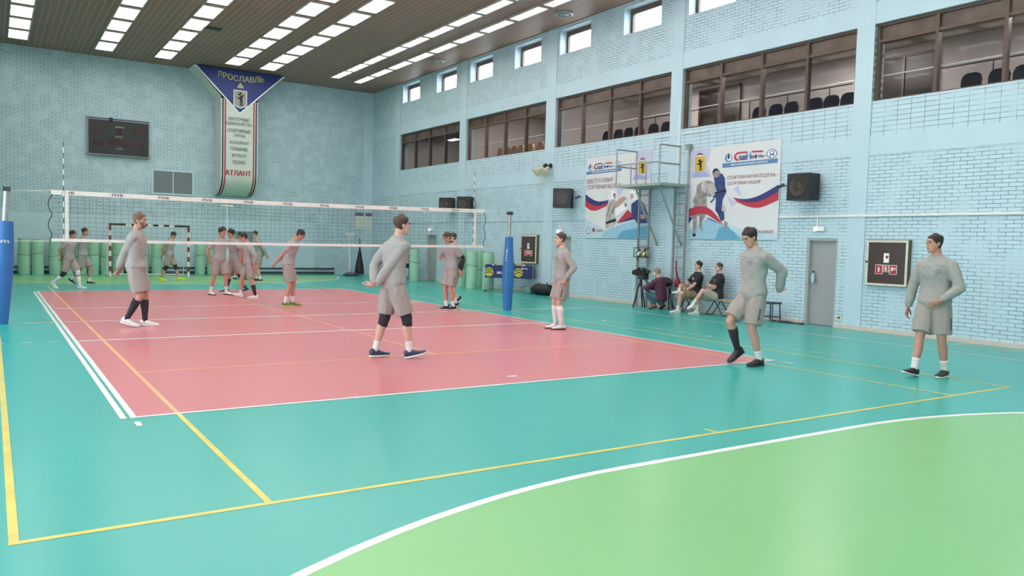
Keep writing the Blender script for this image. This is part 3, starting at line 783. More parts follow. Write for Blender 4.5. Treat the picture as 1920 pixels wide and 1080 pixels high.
t = thing('weight_plate', 'dark round weight lying at the foot of the hoop stand', 'weight', (onY(660, 512, 26.9).x, 27.0, 0)); q = MB(); q.lathe([(.30, 0), (.32, .06), (.28, .14), (.06, .16), (.06, .12)], 20); q.build('plate', M_dark, t, smooth=30)
q = MB(); q.lathe([(.02, .14), (.02, .3), (.05, .3), (.05, .33)], 10); q.build('pin', M_steel, t)
# notice on the back wall
p0, p1 = onY(666, 402), onY(699, 429)
t = thing('notice_sheet', 'white notice sheet with two purple headings on the back wall', 'notice', ((p0.x + p1.x) / 2, YB - .035, (p0.z + p1.z) / 2))
w_, h_ = .98, .74
q = MB(); q.box((-w_ / 2, -.012, -h_ / 2), (w_ / 2, 0, h_ / 2 - .1)); q.build('sheet', mat('notice_paper', (.62, .68, .62), .6), t)
q = MB(); q.box((-w_ / 2, -.014, h_ / 2 - .1), (-.04, 0, h_ / 2 + .06)); q.box((.05, -.014, h_ / 2 - .1), (w_ / 2, 0, h_ / 2 + .06)); q.build('heading', mat('purple_print', (.16, .12, .22), .6), t)
# black rack with bag
rk = thing('storage_rack', 'black metal rack with a shelf beside the green rolled mat', 'rack', (13.75, 23.75, 0), R(-15))
q = MB(); q.box((-.62, -.25, 1.08), (.62, .25, 1.13)); q.build('top_shelf', M_black, rk)
q = MB(); q.box((-.62, -.25, .52), (.62, .25, .57)); q.box((-.62, -.25, .57), (.62, -.23, .72)); q.build('lower_shelf', M_black, rk)
for sx in (-.58, .58):
    for sy in (-.21, .21): q = MB(); q.box((sx - .02, sy - .02, 0), (sx + .02, sy + .02, 1.08)); q.build('leg', M_black, rk)
q = MB(); q.box((-.60, -.22, .10), (.60, .22, .13)); q.build('bottom_rail', M_dark, rk)
def bag(name, label, loc, rz, l, w, h, lumps=True):
    t = thing(name, label, 'bag', loc, rz)
    q = MB(); rings = []
    for k in range(13):
        x = -l / 2 + l * k / 12; s = (1 - abs(2 * k / 12 - 1) ** 5) ** .5 if 0 < k < 12 else .25
        rings.append([V((x, w / 2 * s * math.cos(a) * (1 + .05 * math.sin(3 * a + k)), max(0, h * .48 + h * .5 * s * (math.sin(a)) * (1 + .06 * math.sin(2 * a + 1.7 * k))))) for a in [2 * PI * j / 16 for j in range(16)]])
    q.loft(rings); q.build('body', mat('black_bag_cloth', (.010, .011, .011), .6, bump=.4, bscale=12), t, smooth=60)
    q = MB()
    for sx in (-l * .2, l * .2): q.tube([(sx, -w * .3, h * .80), (sx + .04, -w * .1, h * 1.10), (sx, w * .25, h * .85)], .014, 6)
    q.build('strap', M_dark, t, smooth=True)
    q = MB(); q.tube([(-l * .38, -w * .08, h * .96), (0, -w * .1, h * 1.0), (l * .38, -w * .08, h * .96)], .008, 5); q.build('zip', M_steel, t)
bag('sports_bag', 'black sports bag lying on the black rack', (13.82, 23.7, 1.13), R(-20), 1.0, .42, .36)
bag('duffel_bag', 'long black duffel bag on the floor right of the metal basin', (14.42, 13.72, 0), R(-75), .86, .42, .38)
q = MB(); q.ell((0, 0, .05), (.13, .07, .05), 10, 6); tag(q.build('cloth', mat('pinkish_cloth', (.4, .3, .32), .7), loc=(13.72, 23.63, .57), smooth=True), 'pale crumpled cloth on the lower shelf of the black rack', 'cloth')

# ================================================================== ball carts
M_cart = mat('blue_canvas', (.012, .020, .125), .5, bump=.1, bscale=8)
M_by = mat('ball_yellow', (.62, .50, .04), .4); M_bb = mat('ball_blue', (.02, .05, .22), .4)
def make_ball(name, label, loc, group, r=.105):
    q = MB(); q.ell((0, 0, 0), (r, r, r), 18, 12)
    for i, f in enumerate(q.f):
        c = sum((V(q.v[j]) for j in f), V()) / len(f)
        q.m[i] = 1 if abs(c.x * .8 + c.z * .5) < r * .28 else (2 if c.y > r * .55 else 0)
    return tag(q.build(name, [M_by, M_bb, M_white], loc=loc, smooth='all', rz=loc[0] * 7), label, 'ball', group)
def ball_cart(loc, rz, label, txt, side):
    t = thing('ball_cart', label, 'ball cart', loc, rz, 'blue ball carts')
    q = MB(); W2, D2 = .40, .30
    for a, b_ in (((-W2, -D2), (W2, -D2)), ((W2, -D2), (W2, D2)), ((W2, D2), (-W2, D2)), ((-W2, D2), (-W2, -D2))):
        n_ = 6
        for k in range(n_):
            pa = [a[0] + (b_[0] - a[0]) * k / n_, a[1] + (b_[1] - a[1]) * k / n_]; pb = [a[0] + (b_[0] - a[0]) * (k + 1) / n_, a[1] + (b_[1] - a[1]) * (k + 1) / n_]
            za, zb = [.96 - .035 * math.sin(PI * s / n_) for s in (k, k + 1)]
            q.add([(*pa, .50), (*pb, .50), (*pb, zb), (*pa, za)], [(0, 1, 2, 3)])
    q.box((-W2, -D2, .50), (W2, D2, .515)); q.build('basket', M_cart, t)
    q = MB()
    for sx in (-W2, W2):
        for sy in (-D2, D2): q.tube([(sx, sy, .06), (sx, sy, .97)], .012, 6)
    for sy in (-D2, D2): q.tube([(-W2, sy, .18), (W2, sy, .18)], .010, 6)
    for sx in (-W2, W2): q.tube([(sx, -D2, .18), (sx, D2, .18)], .010, 6)
    q.build('frame', M_steel, t, smooth=True)
    for sx in (-W2, W2):
        for sy in (-D2, D2): q = MB(); q.tube([(sx - .02, sy, .035), (sx + .02, sy, .035)], .035, 10); q.build('caster', M_black, t, smooth=30)
    q = MB(); yb = -D2 - .003
    bx = -.26 if side < 0 else -.10
    circ = [(.155 * math.cos(2 * PI * k / 24), .155 * math.sin(2 * PI * k / 24)) for k in range(24)]
    q.flat(circ, (bx, yb, .70), (1, 0, 0), (0, 0, 1), 0)
    for zc in (-.06, .03): q.flat([(-.13, zc), (.02, zc + .05), (.14, zc + .01), (.14, zc + .035), (.02, zc + .085), (-.13, zc + .03)], (bx, yb - .003, .70), (1, 0, 0), (0, 0, 1), 1)
    q.build('printed_ball', [mat('print_yellow', (.55, .50, .06), .5), M_print], t)
    q = MB(); put_text(q, 'MIKASA', (.02 if side < 0 else .0, yb - .002, .64 if side < 0 else .82), (1, 0, 0), (0, 0, 1), .34 if side < 0 else .22, .085 if side < 0 else .045, 0, .03); q.build('lettering', M_whiteprint, t)
    return t
cd = V((.80, -.60, 0)); rz = math.atan2(cd.y, cd.x)
c1 = V((13.75, 15.55, 0)); c2 = c1 + cd * .86
ball_cart(c1, rz, 'blue ball cart left of the right net post pad', 'M', -1); ball_cart(c2, rz, 'blue ball cart right of the net post pad by the wall', 'M', 1)
for i, (cc, dx, dy, dz, lb) in enumerate(((c1, .25, .05, .93, 'yellow ball peeking over the left blue ball cart, on its right'), (c1, -.1, .1, .88, 'yellow ball low in the left blue ball cart'), (c2, -.22, .0, .94, 'yellow ball on top of the right blue ball cart, left one'), (c2, .05, .1, .92, 'yellow ball in the right blue ball cart, right one'))):
    p = cc + cd * dx + V((.6, .8, 0)) * dy; make_ball('volleyball', lb, (p.x, p.y, dz), 'balls in the carts')
for i, (cc, dx, dy) in enumerate(((c1, .12, .1), (c1, -.1, -.1), (c2, -.1, -.12), (c2, .1, -.1))):
    pass
t = thing('metal_basin', 'silver metal basin on the floor between ball cart and black bag', 'basin', (14.30, 14.38, 0))
q = MB(); q.lathe([(.17, 0), (.20, .03), (.23, .24), (.25, .25), (.22, .24), (.19, .04), (0.01, .04)], 20); q.build('bowl', mat('shiny_tin', (.5, .5, .5), .25, metal=.8), t, smooth=40)
q = MB(); q.tube([(.24, 0, .22), (.30, 0, .32), (.33, 0, .34), (.34, .0, .46)], .014, 6); q.build('handle', M_steel, t, smooth=True)

# ================================================================== fire cabinets
M_cabglass = mat('brown_door', (.062, .042, .036), .22, var=.05); M_cabframe = mat('cream_frame', (.66, .62, .52), .4)
M_signred = mat('sign_red', (.42, .018, .03), .4)
def cabinet(y0, y1, z0, z1, label):
    t = thing('fire_cabinet', label, 'fire cabinet', (XR, (y0 + y1) / 2, z0), 0, 'fire hose cabinets')
    w, h = (y1 - y0) / 2, z1 - z0
    q = MB(); q.box((-.10, -w, 0), (0, w, h)); q.build('box', mat('cab_olive', (.10, .085, .045), .5), t)
    q = MB()
    for lo, hi in (((-.12, -w + .01, .01), (-.10, -w + .055, h - .01)), ((-.12, w - .055, .01), (-.10, w - .01, h - .01)), ((-.12, -w + .055, .01), (-.10, w - .055, .055)), ((-.12, -w + .055, h - .055), (-.10, w - .055, h - .01))): q.box(lo, hi)
    q.build('frame', M_cabframe, t)
    q = MB(); q.box((-.108, -w + .055, .055), (-.10, w - .055, h - .055)); q.build('door', M_cabglass, t)
    q = MB(); q.tube([(-.12, w - .03, h * .52), (-.15, w - .03, h * .52)], .02, 8); q.build('lock', M_black, t)
    def sign(cy, cz, sw, sh, shape):
        s = MB(); s.box((-.113, cy - sw / 2, cz - sh / 2), (-.108, cy + sw / 2, cz + sh / 2), 0); s.box((-.116, cy - sw / 2 + .01, cz - sh / 2 + .01), (-.1085, cy + sw / 2 - .01, cz + sh / 2 - .01), 1)
        if shape == 'ext': s.box((-.118, cy - .022, cz - .05), (-.1165, cy + .022, cz + .035), 2); s.box((-.118, cy - .010, cz + .035), (-.1165, cy + .010, cz + .055), 2)
        if shape == 'hose':
            s.box((-.118, cy - .01, cz - .02), (-.1165, cy + .055, cz + .055), 2); s.box((-.118, cy + .045, cz - .06), (-.1165, cy + .055, cz + .055), 2); s.flat([(0, 0), (-.05, .03), (-.05, -.03)][::-1], (-.1175, cy - .01, cz + .02), (0, 1, 0), (0, 0, 1), 2)
        if shape == 'paper': s.box((-.1165, cy - .04, cz + .0), (-.115, cy + .03, cz + .06), 1)
        s.build('sign', [M_whiteprint, M_signred if shape != 'paper' else mat('print_purple', (.12, .03, .10), .5), mat('sign_cream', (.72, .62, .52), .5)] if shape != 'paper' else [M_whiteprint, M_whiteprint, M_whiteprint], t)
    sign(.16, h * .36, .17, .20, 'ext'); sign(.005, h * .385, .125, .15, 'ext'); sign(-.155, h * .36, .17, .20, 'hose'); sign(.005, h * .61, .12, .20, 'paper')
    q = MB(); q.box((-.1185, -.04, h * .60), (-.1165, .02, h * .66)); q.build('emblem', M_signred, t)
cabinet(1.27, 2.21, 1.0, 1.98, 'brown fire hose cabinet near the right edge beside the standing player')
cabinet(14.56, 15.54, 1.02, 2.02, 'brown fire hose cabinet above the ball carts')

# ================================================================== loudspeakers, horns, lamps, pipes on the right wall
M_spk = mat('black_speaker', (.014, .015, .017), .5, bump=.1); M_cone = mat('speaker_cone', (.035, .028, .024), .4)
def speaker(px, pyt, pyb, label, rz=0., w=.29, d=.40):
    X = XR - .34
    c = onX(px, (pyt + pyb) / 2, X); zt, zb = onX(px, pyt, X).z, onX(px, pyb, X).z; h = zt - zb
    t = thing('loudspeaker', label, 'loudspeaker', (X, c.y, zb), R(rz), 'black wall loudspeakers')
    q = MB(); q.box((-d / 2, -w, 0), (d / 2, w, h)); q.build('cabinet', M_spk, t)
    r0 = min(w, h / 2); q = MB()
    q.loft([[V((-d / 2 + xx, r * r0 * math.cos(a_), h * .5 + r * r0 * math.sin(a_))) for a_ in [2 * PI * k / 24 for k in range(24)]] for r, xx in ((.80, -.002), (.78, -.012), (.70, -.014), (.62, -.003), (.25, -.002), (.14, -.010))]); q.build('cone', M_cone, t, smooth=50)
    q = MB(); q.tube([(0, 0, h * .5), Matrix.Rotation(-R(rz), 3, 'Z') @ V((.33, 0, h * .5))], .05, 8); q.build('bracket', M_steel, t)
speaker(1506, 326, 376, 'black loudspeaker right of the right poster'); speaker(1056, 354, 390, 'black loudspeaker left of the left poster', 38)
speaker(872, 369, 394, 'black loudspeaker at the net, right one of the pair', 40, .27); speaker(838, 371, 396, 'black loudspeaker at the net, left one of the pair', 40, .27)
def horn(y, z, label, side):
    t = thing('horn_speaker', label, 'horn loudspeaker', (XR, y, z), 0, 'cream horn loudspeakers')
    ax = V((-.55, side * .25, -.45)).normalized()
    q = MB(); q.tube([V((-.15, 0, .15)) + ax * s for s in (0, .12, .25, .36)], [.05, .07, .12, .17], 14); q.build('bell', mat('cream_horn', (.60, .56, .42), .45), t, smooth=40)
    q = MB(); q.tube([V((-.15, 0, .15)) - ax * .14, V((-.15, 0, .15)) + ax * .01], .065, 12); q.tube([(0, 0, .17), (-.15, 0, .17)], .02, 6); q.build('driver', M_black, t, smooth=40)
horn(14.22, 4.18, 'cream horn loudspeaker pair under the gallery, left horn', 1); horn(13.92, 4.15, 'cream horn loudspeaker pair under the gallery, right horn', -.4)
def wlamp(px, py, label, drop):
    p = onX(px, py, XR - .06)
    t = thing('wall_lamp', label, 'wall lamp', (XR, p.y, p.z), 0, 'small lamps above the doors')
    q = MB(); q.box((-.08, -.14, -.05), (0, .14, .05)); q.build('housing', M_white, t)
    q = MB(); q.ell((-.10, .08, -.02), (.04, .04, .04), 10, 6); q.build('bulb', emit_mat('bulb_glow%d' % px, (1, 1, 1), 4), t, smooth='all')
    q = MB(); q.box((-.025, .07, .05), (0, .10, drop)); q.build('conduit', M_white, t)
wlamp(1536, 429, 'small white lamp above the nearest grey door', .28); wlamp(808, 430, 'small white lamp above the far grey-green door', .3); wlamp(1050, 433, 'small white lamp over the head of the player with high white socks', .3)
q = MB(); q.box((XR - .045, YF + .02, 2.48), (XR - .012, 4.58, 2.53)); q.box((XR - .04, 7.52, 2.50), (XR - .012, 7.98, 2.525)); tag(q.build('wall_conduit', M_white), 'long white cable duct running along the right wall at door-top height', 'cable duct')
q = MB(); q.box((XR - .03, 12.1, 2.51), (XR - .011, 28.9, 2.53)); q.box((XR - .03, 13.9, 2.53), (XR - .011, 13.92, 4.0)); tag(q.build('wall_conduit', M_smooth), 'thin painted cable running along the far half of the right wall', 'cable duct')
q = MB(); q.tube([(XR - .03, 9.5, .1), (XR - .03, 9.5, 1.93)], .022, 8); tag(q.build('wall_pipe', M_white, smooth=True), 'thin white vertical pipe below the left poster', 'pipe')
q = MB(); q.box((XR - .035, 8.0, 4.46), (XR - .01, 8.035, 5.4)); q.box((XR - .035, 8.0, 3.42), (XR - .01, 8.035, 4.46)); q.box((XR - .03, 7.0, 4.80), (XR - .01, 9.0, 4.815)); tag(q.build('wall_conduit', M_white), 'white cable duct climbing the pilaster behind the steel platform', 'cable duct')
t = thing('wall_socket', 'small white socket on the wall right of the nearest grey door', 'socket', (XR, 2.85, .22)); q = MB(); q.box((-.02, -.06, -.06), (0, .06, .06)); q.build('plate', M_cabframe, t); q = MB(); q.tube([(-.03, 0, .01), (-.02, 0, .01)], .025, 10); q.build('plug_hole', M_black, t)
def cam_(px, py, label):
    p = onX(px, py); t = thing('security_camera', label, 'camera', (XR, p.y, p.z), 0, 'small wall cameras')
    q = MB(); q.tube([(0, 0, 0), (-.1, 0, 0)], .02, 8); q.build('bracket', M_steel, t)
    q = MB(); q.tube([(-.1, -.02, .02), (-.22, .06, -.06)], .035, 8); q.build('body', M_dark, t, smooth=40)
cam_(1091, 369, 'tiny dark camera between the left loudspeaker and the left poster'); cam_(1474, 348, 'tiny dark camera between the right poster and the nearest loudspeaker')

# ================================================================== posters
M_pbase = mat('poster_white', (.66, .67, .69), .5, var=.03, scale=1.5, bump=.1, bscale=3)
M_plav = mat('poster_lavender', (.50, .52, .68), .5); M_plav2 = mat('poster_lavender_deep', (.34, .38, .60), .5)
M_pblue = mat('poster_blue', (.09, .22, .42), .5); M_pnavy = mat('poster_navy', (.035, .035, .17), .5)
M_pred = mat('poster_red', (.46, .035, .06), .5); M_psky = mat('poster_sky', (.30, .52, .66), .5); M_psky2 = mat('poster_sky_pale', (.48, .62, .70), .5); M_psky3 = mat('poster_sky_deep', (.12, .36, .54), .5)
M_pyel = mat('poster_yellow', (.62, .42, .04), .5); M_pgrey = mat('poster_grey', (.28, .26, .25), .6, var=.35, scale=9); M_pgreyl = mat('poster_grey_light', (.48, .46, .45), .6, var=.25, scale=7)
M_pskin = mat('poster_skin', (.48, .30, .25), .6); M_pdarkr = mat('poster_maroon', (.22, .05, .07), .5); M_pjudo = mat('poster_judo_blue', (.025, .05, .18), .6, var=.3, scale=8)
PM = [M_pbase, M_plav, M_plav2, M_pblue, M_pnavy, M_pred, M_psky, M_psky2, M_psky3, M_pyel, M_pgrey, M_pgreyl, M_pskin, M_pdarkr, M_pjudo, M_black, M_whiteprint]
class Poster:
    def __init__(s, name, label, y0, y1, z0, z1, quad):
        s.t = thing(name, label, 'poster', (XR, y0, z1), 0, 'wall posters'); s.W, s.H = y0 - y1, z1 - z0; s.q = quad
        b = MB(); b.box((-.035, -s.W, -s.H), (-.012, 0, 0)); b.build('sheet', M_pbase, s.t); s.z = .036
        b = MB(); b.tube([(-.03, 0, .0), (-.03, -s.W, 0)], .008, 6); b.build('rod', M_tape, s.t)
    def uv(s, x, y):
        (tlx, tly), (trx, try_), (brx, bry), (blx, bly) = s.q
        v = .5
        for _ in range(12):
            lx, rx = tlx + (blx - tlx) * v, trx + (brx - trx) * v; u = (x - lx) / (rx - lx)
            ty, by = tly + (try_ - tly) * u, bly + (bry - bly) * u; v = (y - ty) / (by - ty)
        return min(1, max(0, u)), min(1, max(0, v))
    def P(s, x, y, dz=0): u, v = s.uv(x, y); return V((-s.z - dz, -u * s.W, -v * s.H))
    def poly(s, mb, pts, mi, dz=0): mb.add([s.P(x, y, dz) for x, y in pts][::-1], [tuple(range(len(pts)))], mi)
    def text(s, mb, txt, x0, y0, x1, y1, hpx, mi, wt=.02, dz=.003):
        a, b = s.P(x0, y0, dz), s.P(x1, y1, dz); c = s.P(x0, y0 - hpx, dz); u = b - a
        put_text(mb, txt, a, u, c - a, u.length, (c - a).length, mi, wt)
    def part(s, name, f, *more):
        for g_ in (f,) + more: b = MB(); g_(b); b.build(name, PM, s.t)
def circ(cx, cy, r, n=20, ry=None): return [(cx + r * math.cos(2 * PI * k / n), cy + (ry or r) * math.sin(2 * PI * k / n)) for k in range(n)]
def arcband(a, b, n=12):
    """closed polygon between two polylines sampled smoothly"""
    def sm(p):
        out = []
        for i in range(len(p) - 1):
            p0, p1, p2, p3 = p[max(i - 1, 0)], p[i], p[i + 1], p[min(i + 2, len(p) - 1)]
            for k in range(n):
                t = k / n; out.append(tuple(.5 * (2 * p1[j] + (p2[j] - p0[j]) * t + (2 * p0[j] - 5 * p1[j] + 4 * p2[j] - p3[j]) * t * t + (3 * p1[j] - p0[j] - 3 * p2[j] + p3[j]) * t ** 3) for j in (0, 1)))
        return out + [p[-1]]
    return sm(a) + sm(b)[::-1]
def logo(po, mb, ox, oy, k, sl):
    """oil company logo: drop, wordmark, round letter, ribbon; (ox, oy) left end of the ribbon, k px scale, sl slope"""
    f = lambda x, y: (ox + x * k, oy + y * k + sl * x * k)
    po.poly(mb, [f(0, 0), f(535, 0), f(530, 45), f(0, 45)], 3, .002)
    po.text(mb, 'ЯРОСЛАВНЕФТЕОРГСИНТЕЗ', *f(88, 34), *f(440, 34), 22 * k, 16, .03, .005)
    po.poly(mb, [f(x, y) for x, y in circ(62, -50, 36, 24, 42)], 3, .002); po.poly(mb, [f(x, y) for x, y in circ(68, -52, 22, 24, 30)], 16, .004)
    po.poly(mb, [f(62, -110), f(78, -60), f(72, -40), f(60, -36), f(52, -46), f(54, -64)], 4, .006)
    po.poly(mb, arcband([f(250, -100), f(150, -98), f(118, -60), f(130, -22), f(160, -12)], [f(250, -84), f(160, -82), f(138, -60), f(146, -38), f(160, -32)], 6), 5, .004)
    po.poly(mb, [f(295, -100), f(398, -94), f(398, -76), f(295, -82)], 5, .004)
    po.text(mb, 'лав', *f(165, -14), *f(240, -14), 48 * k, 4, .06); po.text(mb, 'Н', *f(242, -14), *f(282, -14), 78 * k, 3, .05); po.text(mb, 'ефть', *f(286, -14), *f(400, -14), 48 * k, 4, .06)
    po.poly(mb, [f(404, -42), f(420, -42), f(420, -34), f(404, -34)], 4, .003)
    po.poly(mb, [f(x, y) for x, y in circ(478, -52, 48, 28)], 3, .002); po.poly(mb, [f(x, y) for x, y in circ(478, -52, 39, 28)], 16, .004); po.text(mb, 'Я', *f(454, -24), *f(502, -24), 56 * k, 3, .012, .008)
def arms(po, mb, x, y, w, h, sl):
    """town arms: yellow shield with a black bear under a crown"""
    f = lambda a, b: (x + a * w, y + b * h + sl * a * w)
    po.poly(mb, [f(0, 0), f(1, 0), f(1, .93), f(.6, .96), f(.5, 1), f(.4, .96), f(0, .93)], 9, .004)
    po.poly(mb, [f(.12 + .76 * px_, .95 - .85 * py_) for px_, py_ in BEAR], 15, .006)
    po.poly(mb, [f(.18, -.02), f(.82, -.02), f(.82, -.08), f(.18, -.08)], 16, .004)
    for cx in (.3, .5, .7): po.poly(mb, [f(a, b) for a, b in circ(cx, -.15 - (.04 if cx == .5 else 0), .11, 12, .07)], 13, .004)
# right poster, drawn in pixels of a 5.4x view of it
pr_ = Poster('wall_poster', 'right wall poster with two judo fighters above the bench', 7.52, 4.60, 1.95, 4.35, ((110, 152), (1012, 65), (978, 1075), (85, 1075)))
pr_.part('pale_shape', lambda b: pr_.poly(b, [(110, 152), (335, 132), (285, 300), (330, 430), (110, 440)], 1), lambda b: pr_.poly(b, [(110, 440), (190, 330), (330, 430)], 2, .002), lambda b: pr_.poly(b, [(500, 640), (610, 690), (545, 745)], 1), lambda b: pr_.poly(b, [(560, 560), (610, 520), (640, 640)], 1))
pr_.part('pale_blue_ground', lambda b: pr_.poly(b, [(85, 1074), (978, 1074), (979, 1010), (620, 960), (500, 910), (90, 960)], 7), lambda b: pr_.poly(b, [(85, 1074), (700, 1074), (520, 960), (400, 900), (300, 860), (88, 990)], 6, .001), lambda b: pr_.poly(b, [(380, 1074), (640, 1074), (500, 930), (420, 960)], 8, .002))
pr_.part('ribbon', lambda b: pr_.poly(b, arcband([(500, 618), (640, 660), (800, 630), (990, 515)], [(560, 640), (680, 690), (820, 680), (990, 585)]), 4, .003), lambda b: pr_.poly(b, arcband([(560, 640), (680, 690), (820, 680), (990, 585)], [(600, 690), (700, 735), (820, 748), (988, 672)]), 5, .003))
pr_.part('grey_fighter', lambda b: (pr_.poly(b, [(150, 720), (130, 690), (170, 600), (175, 525), (230, 480), (270, 465), (330, 475), (380, 510), (390, 560), (370, 600), (320, 640), (285, 630), (290, 730), (270, 850), (235, 900), (250, 995), (205, 960), (210, 830), (180, 840), (185, 930), (170, 1045), (135, 1045), (140, 900), (130, 780)], 10, .004), pr_.poly(b, [(230, 480), (270, 465), (300, 520), (270, 600), (220, 560)], 11, .006), pr_.poly(b, [(300, 500), (360, 500), (385, 560), (340, 620), (300, 590)], 11, .006), pr_.poly(b, [(135, 1020), (172, 1020), (172, 1048), (140, 1050)], 15, .007)))
pr_.part('blue_fighter', lambda b: (pr_.poly(b, [(360, 440), (400, 395), (450, 400), (475, 450), (480, 550), (490, 590), (455, 660), (450, 720), (470, 800), (475, 870), (440, 890), (400, 800), (380, 780), (385, 650), (345, 640), (395, 590), (375, 520)], 14, .008), pr_.poly(b, circ(385, 392, 42, 18, 48), 10, .010), pr_.poly(b, [(450, 720), (470, 715), (490, 760), (480, 795), (445, 780)], 11, .009), pr_.poly(b, [(470, 880), (510, 900), (490, 990), (470, 930)], 10, .009), pr_.poly(b, [(325, 690), (365, 650), (375, 655), (335, 700)], 15, .010)))
pr_.part('red_arc', lambda b: pr_.poly(b, arcband([(92, 765), (200, 735), (300, 750), (380, 815), (465, 930)], [(92, 850), (200, 815), (290, 820), (360, 860), (465, 930)]), 5, .011), lambda b: pr_.poly(b, arcband([(92, 850), (130, 850), (150, 840)], [(90, 915), (110, 890), (150, 842)]), 4, .011), lambda b: pr_.poly(b, arcband([(290, 850), (340, 865), (450, 925)], [(310, 870), (360, 890), (450, 926)]), 3, .011))
pr_.part('coat_of_arms', lambda b: arms(pr_, b, 153, 225, 108, 155, -.06)); pr_.part('logo', lambda b: logo(pr_, b, 447, 296, 1.0, -.085))
pr_.part('lettering', lambda b: pr_.text(b, 'СПОРТИВНАЯ МОЛОДЕЖЬ -', 497, 467, 985, 437, 42, 13, .015), lambda b: pr_.text(b, 'ЗДОРОВАЯ НАЦИЯ!', 497, 523, 825, 507, 40, 13, .015), lambda b: pr_.text(b, 'АТЛАНТ', 808, 1008, 945, 1006, 28, 13, .04), lambda b: pr_.poly(b, [(765, 970), (798, 970), (798, 1000), (782, 1022), (765, 1000)], 4, .003), lambda b: pr_.poly(b, circ(782, 990, 9), 16, .005))
# left poster, drawn in pixels of a 5.69x view
pr_.part('dark_belt', lambda b: pr_.poly(b, [(372, 590), (490, 560), (492, 580), (378, 612)], 15, .0095))
pr_.part('hair', lambda b: pr_.poly(b, [(345, 375), (370, 345), (400, 350), (410, 372), (380, 370), (360, 395)], 15, .0115))
pl_ = Poster('wall_poster', 'left wall poster with helmeted children behind the steel ladder', 12.02, 9.08, 1.94, 4.46, ((85, 185), (765, 98), (752, 1010), (48, 1005)))
pl_.part('pale_shape', lambda b: pl_.poly(b, [(610, 120), (764, 100), (757, 390), (585, 400)], 1), lambda b: pl_.poly(b, [(585, 400), (620, 330), (757, 388)], 2, .002), lambda b: pl_.poly(b, [(410, 500), (500, 490), (445, 580)], 1))
pl_.part('pale_blue_ground', lambda b: pl_.poly(b, [(48, 1004), (752, 1009), (754, 850), (500, 870), (300, 930), (60, 800)], 7), lambda b: pl_.poly(b, arcband([(300, 930), (480, 860), (754, 800)], [(250, 1003), (500, 1005), (752, 1009)], 8), 6, .002), lambda b: pl_.poly(b, [(480, 930), (753, 880), (752, 1009), (420, 1005)], 8, .003))
pl_.part('ribbon', lambda b: pl_.poly(b, arcband([(56, 545), (140, 600), (220, 625), (330, 612)], [(56, 605), (140, 660), (220, 672), (325, 640)]), 4, .003), lambda b: pl_.poly(b, arcband([(56, 605), (140, 660), (220, 672), (325, 640)], [(52, 668), (120, 715), (200, 718), (310, 672)]), 5, .003))
pl_.part('left_child', lambda b: (pl_.poly(b, [(335, 612), (390, 600), (440, 622), (430, 700), (415, 850), (375, 895), (300, 910), (295, 760), (310, 680)], 11, .004), pl_.poly(b, [(345, 640), (372, 630), (350, 700), (318, 790), (305, 780)], 10, .006), pl_.poly(b, [(400, 640), (418, 650), (388, 740), (330, 800), (345, 760)], 10, .006), pl_.poly(b, [(330, 585), (332, 545), (348, 522), (375, 515), (400, 524), (415, 548), (416, 585), (400, 600), (350, 600)], 16, .006), pl_.poly(b, [(382, 535), (405, 540), (415, 565), (408, 592), (390, 598), (378, 570)], 12, .008), pl_.poly(b, [(388, 540), (405, 542), (413, 560), (396, 562)], 13, .010), pl_.poly(b, [(300, 838), (410, 800), (415, 830), (305, 862)], 15, .007), pl_.poly(b, circ(349, 537, 5, 8), 15, .009), pl_.poly(b, circ(344, 558, 5, 8), 15, .009), pl_.poly(b, circ(352, 577, 5, 8), 15, .009)), lambda b: pl_.poly(b, [(405, 650), (450, 590), (500, 572), (525, 590), (490, 625), (440, 680), (405, 720)], 12, .009))
pl_.part('right_child', lambda b: (pl_.poly(b, [(575, 650), (640, 600), (700, 640), (740, 740), (740, 850), (640, 850), (575, 760)], 14, .004), pl_.poly(b, [(650, 640), (690, 680), (710, 760), (670, 720)], 3, .006), pl_.poly(b, [(560, 560), (565, 520), (585, 490), (615, 480), (645, 495), (655, 540), (650, 590), (620, 610), (580, 600)], 16, .006), pl_.poly(b, [(565, 545), (590, 540), (600, 580), (580, 600), (566, 580)], 12, .008), pl_.poly(b, circ(600, 512, 6, 8), 15, .009), pl_.poly(b, circ(618, 545, 6, 8), 15, .009), pl_.poly(b, circ(628, 575, 5, 8), 13, .009), pl_.poly(b, circ(695, 780, 28), 12, .008), pl_.poly(b, [(725, 750), (745, 745), (742, 815), (715, 812)], 13, .009)), lambda b: (pl_.poly(b, [(405, 700), (500, 640), (550, 640), (540, 690), (430, 770), (405, 780)], 16, .011), pl_.poly(b, circ(520, 660, 18, 12, 22), 10, .013)))
pl_.part('red_arc', lambda b: pl_.poly(b, [(420, 850), (540, 710), (600, 770), (560, 800)], 5, .009), lambda b: pl_.poly(b, [(430, 850), (560, 790), (612, 770), (612, 806), (520, 830)], 4, .010))
pl_.part('coat_of_arms', lambda b: arms(pl_, b, 645, 208, 72, 135, -.1)); pl_.part('logo', lambda b: logo(pl_, b, 80, 322, .73, -.12))
pl_.part('round_emblem', lambda b: (pl_.poly(b, circ(100, 930, 24, 20, 40), 10, .004), pl_.poly(b, circ(100, 930, 15, 20, 28), 16, .006), pl_.poly(b, [(92, 945), (97, 915), (103, 915), (108, 945), (100, 932)], 10, .008))); pl_.part('small_emblem', lambda b: pl_.poly(b, [(145, 905), (172, 903), (172, 930), (158, 950), (145, 930)], 13, .004))
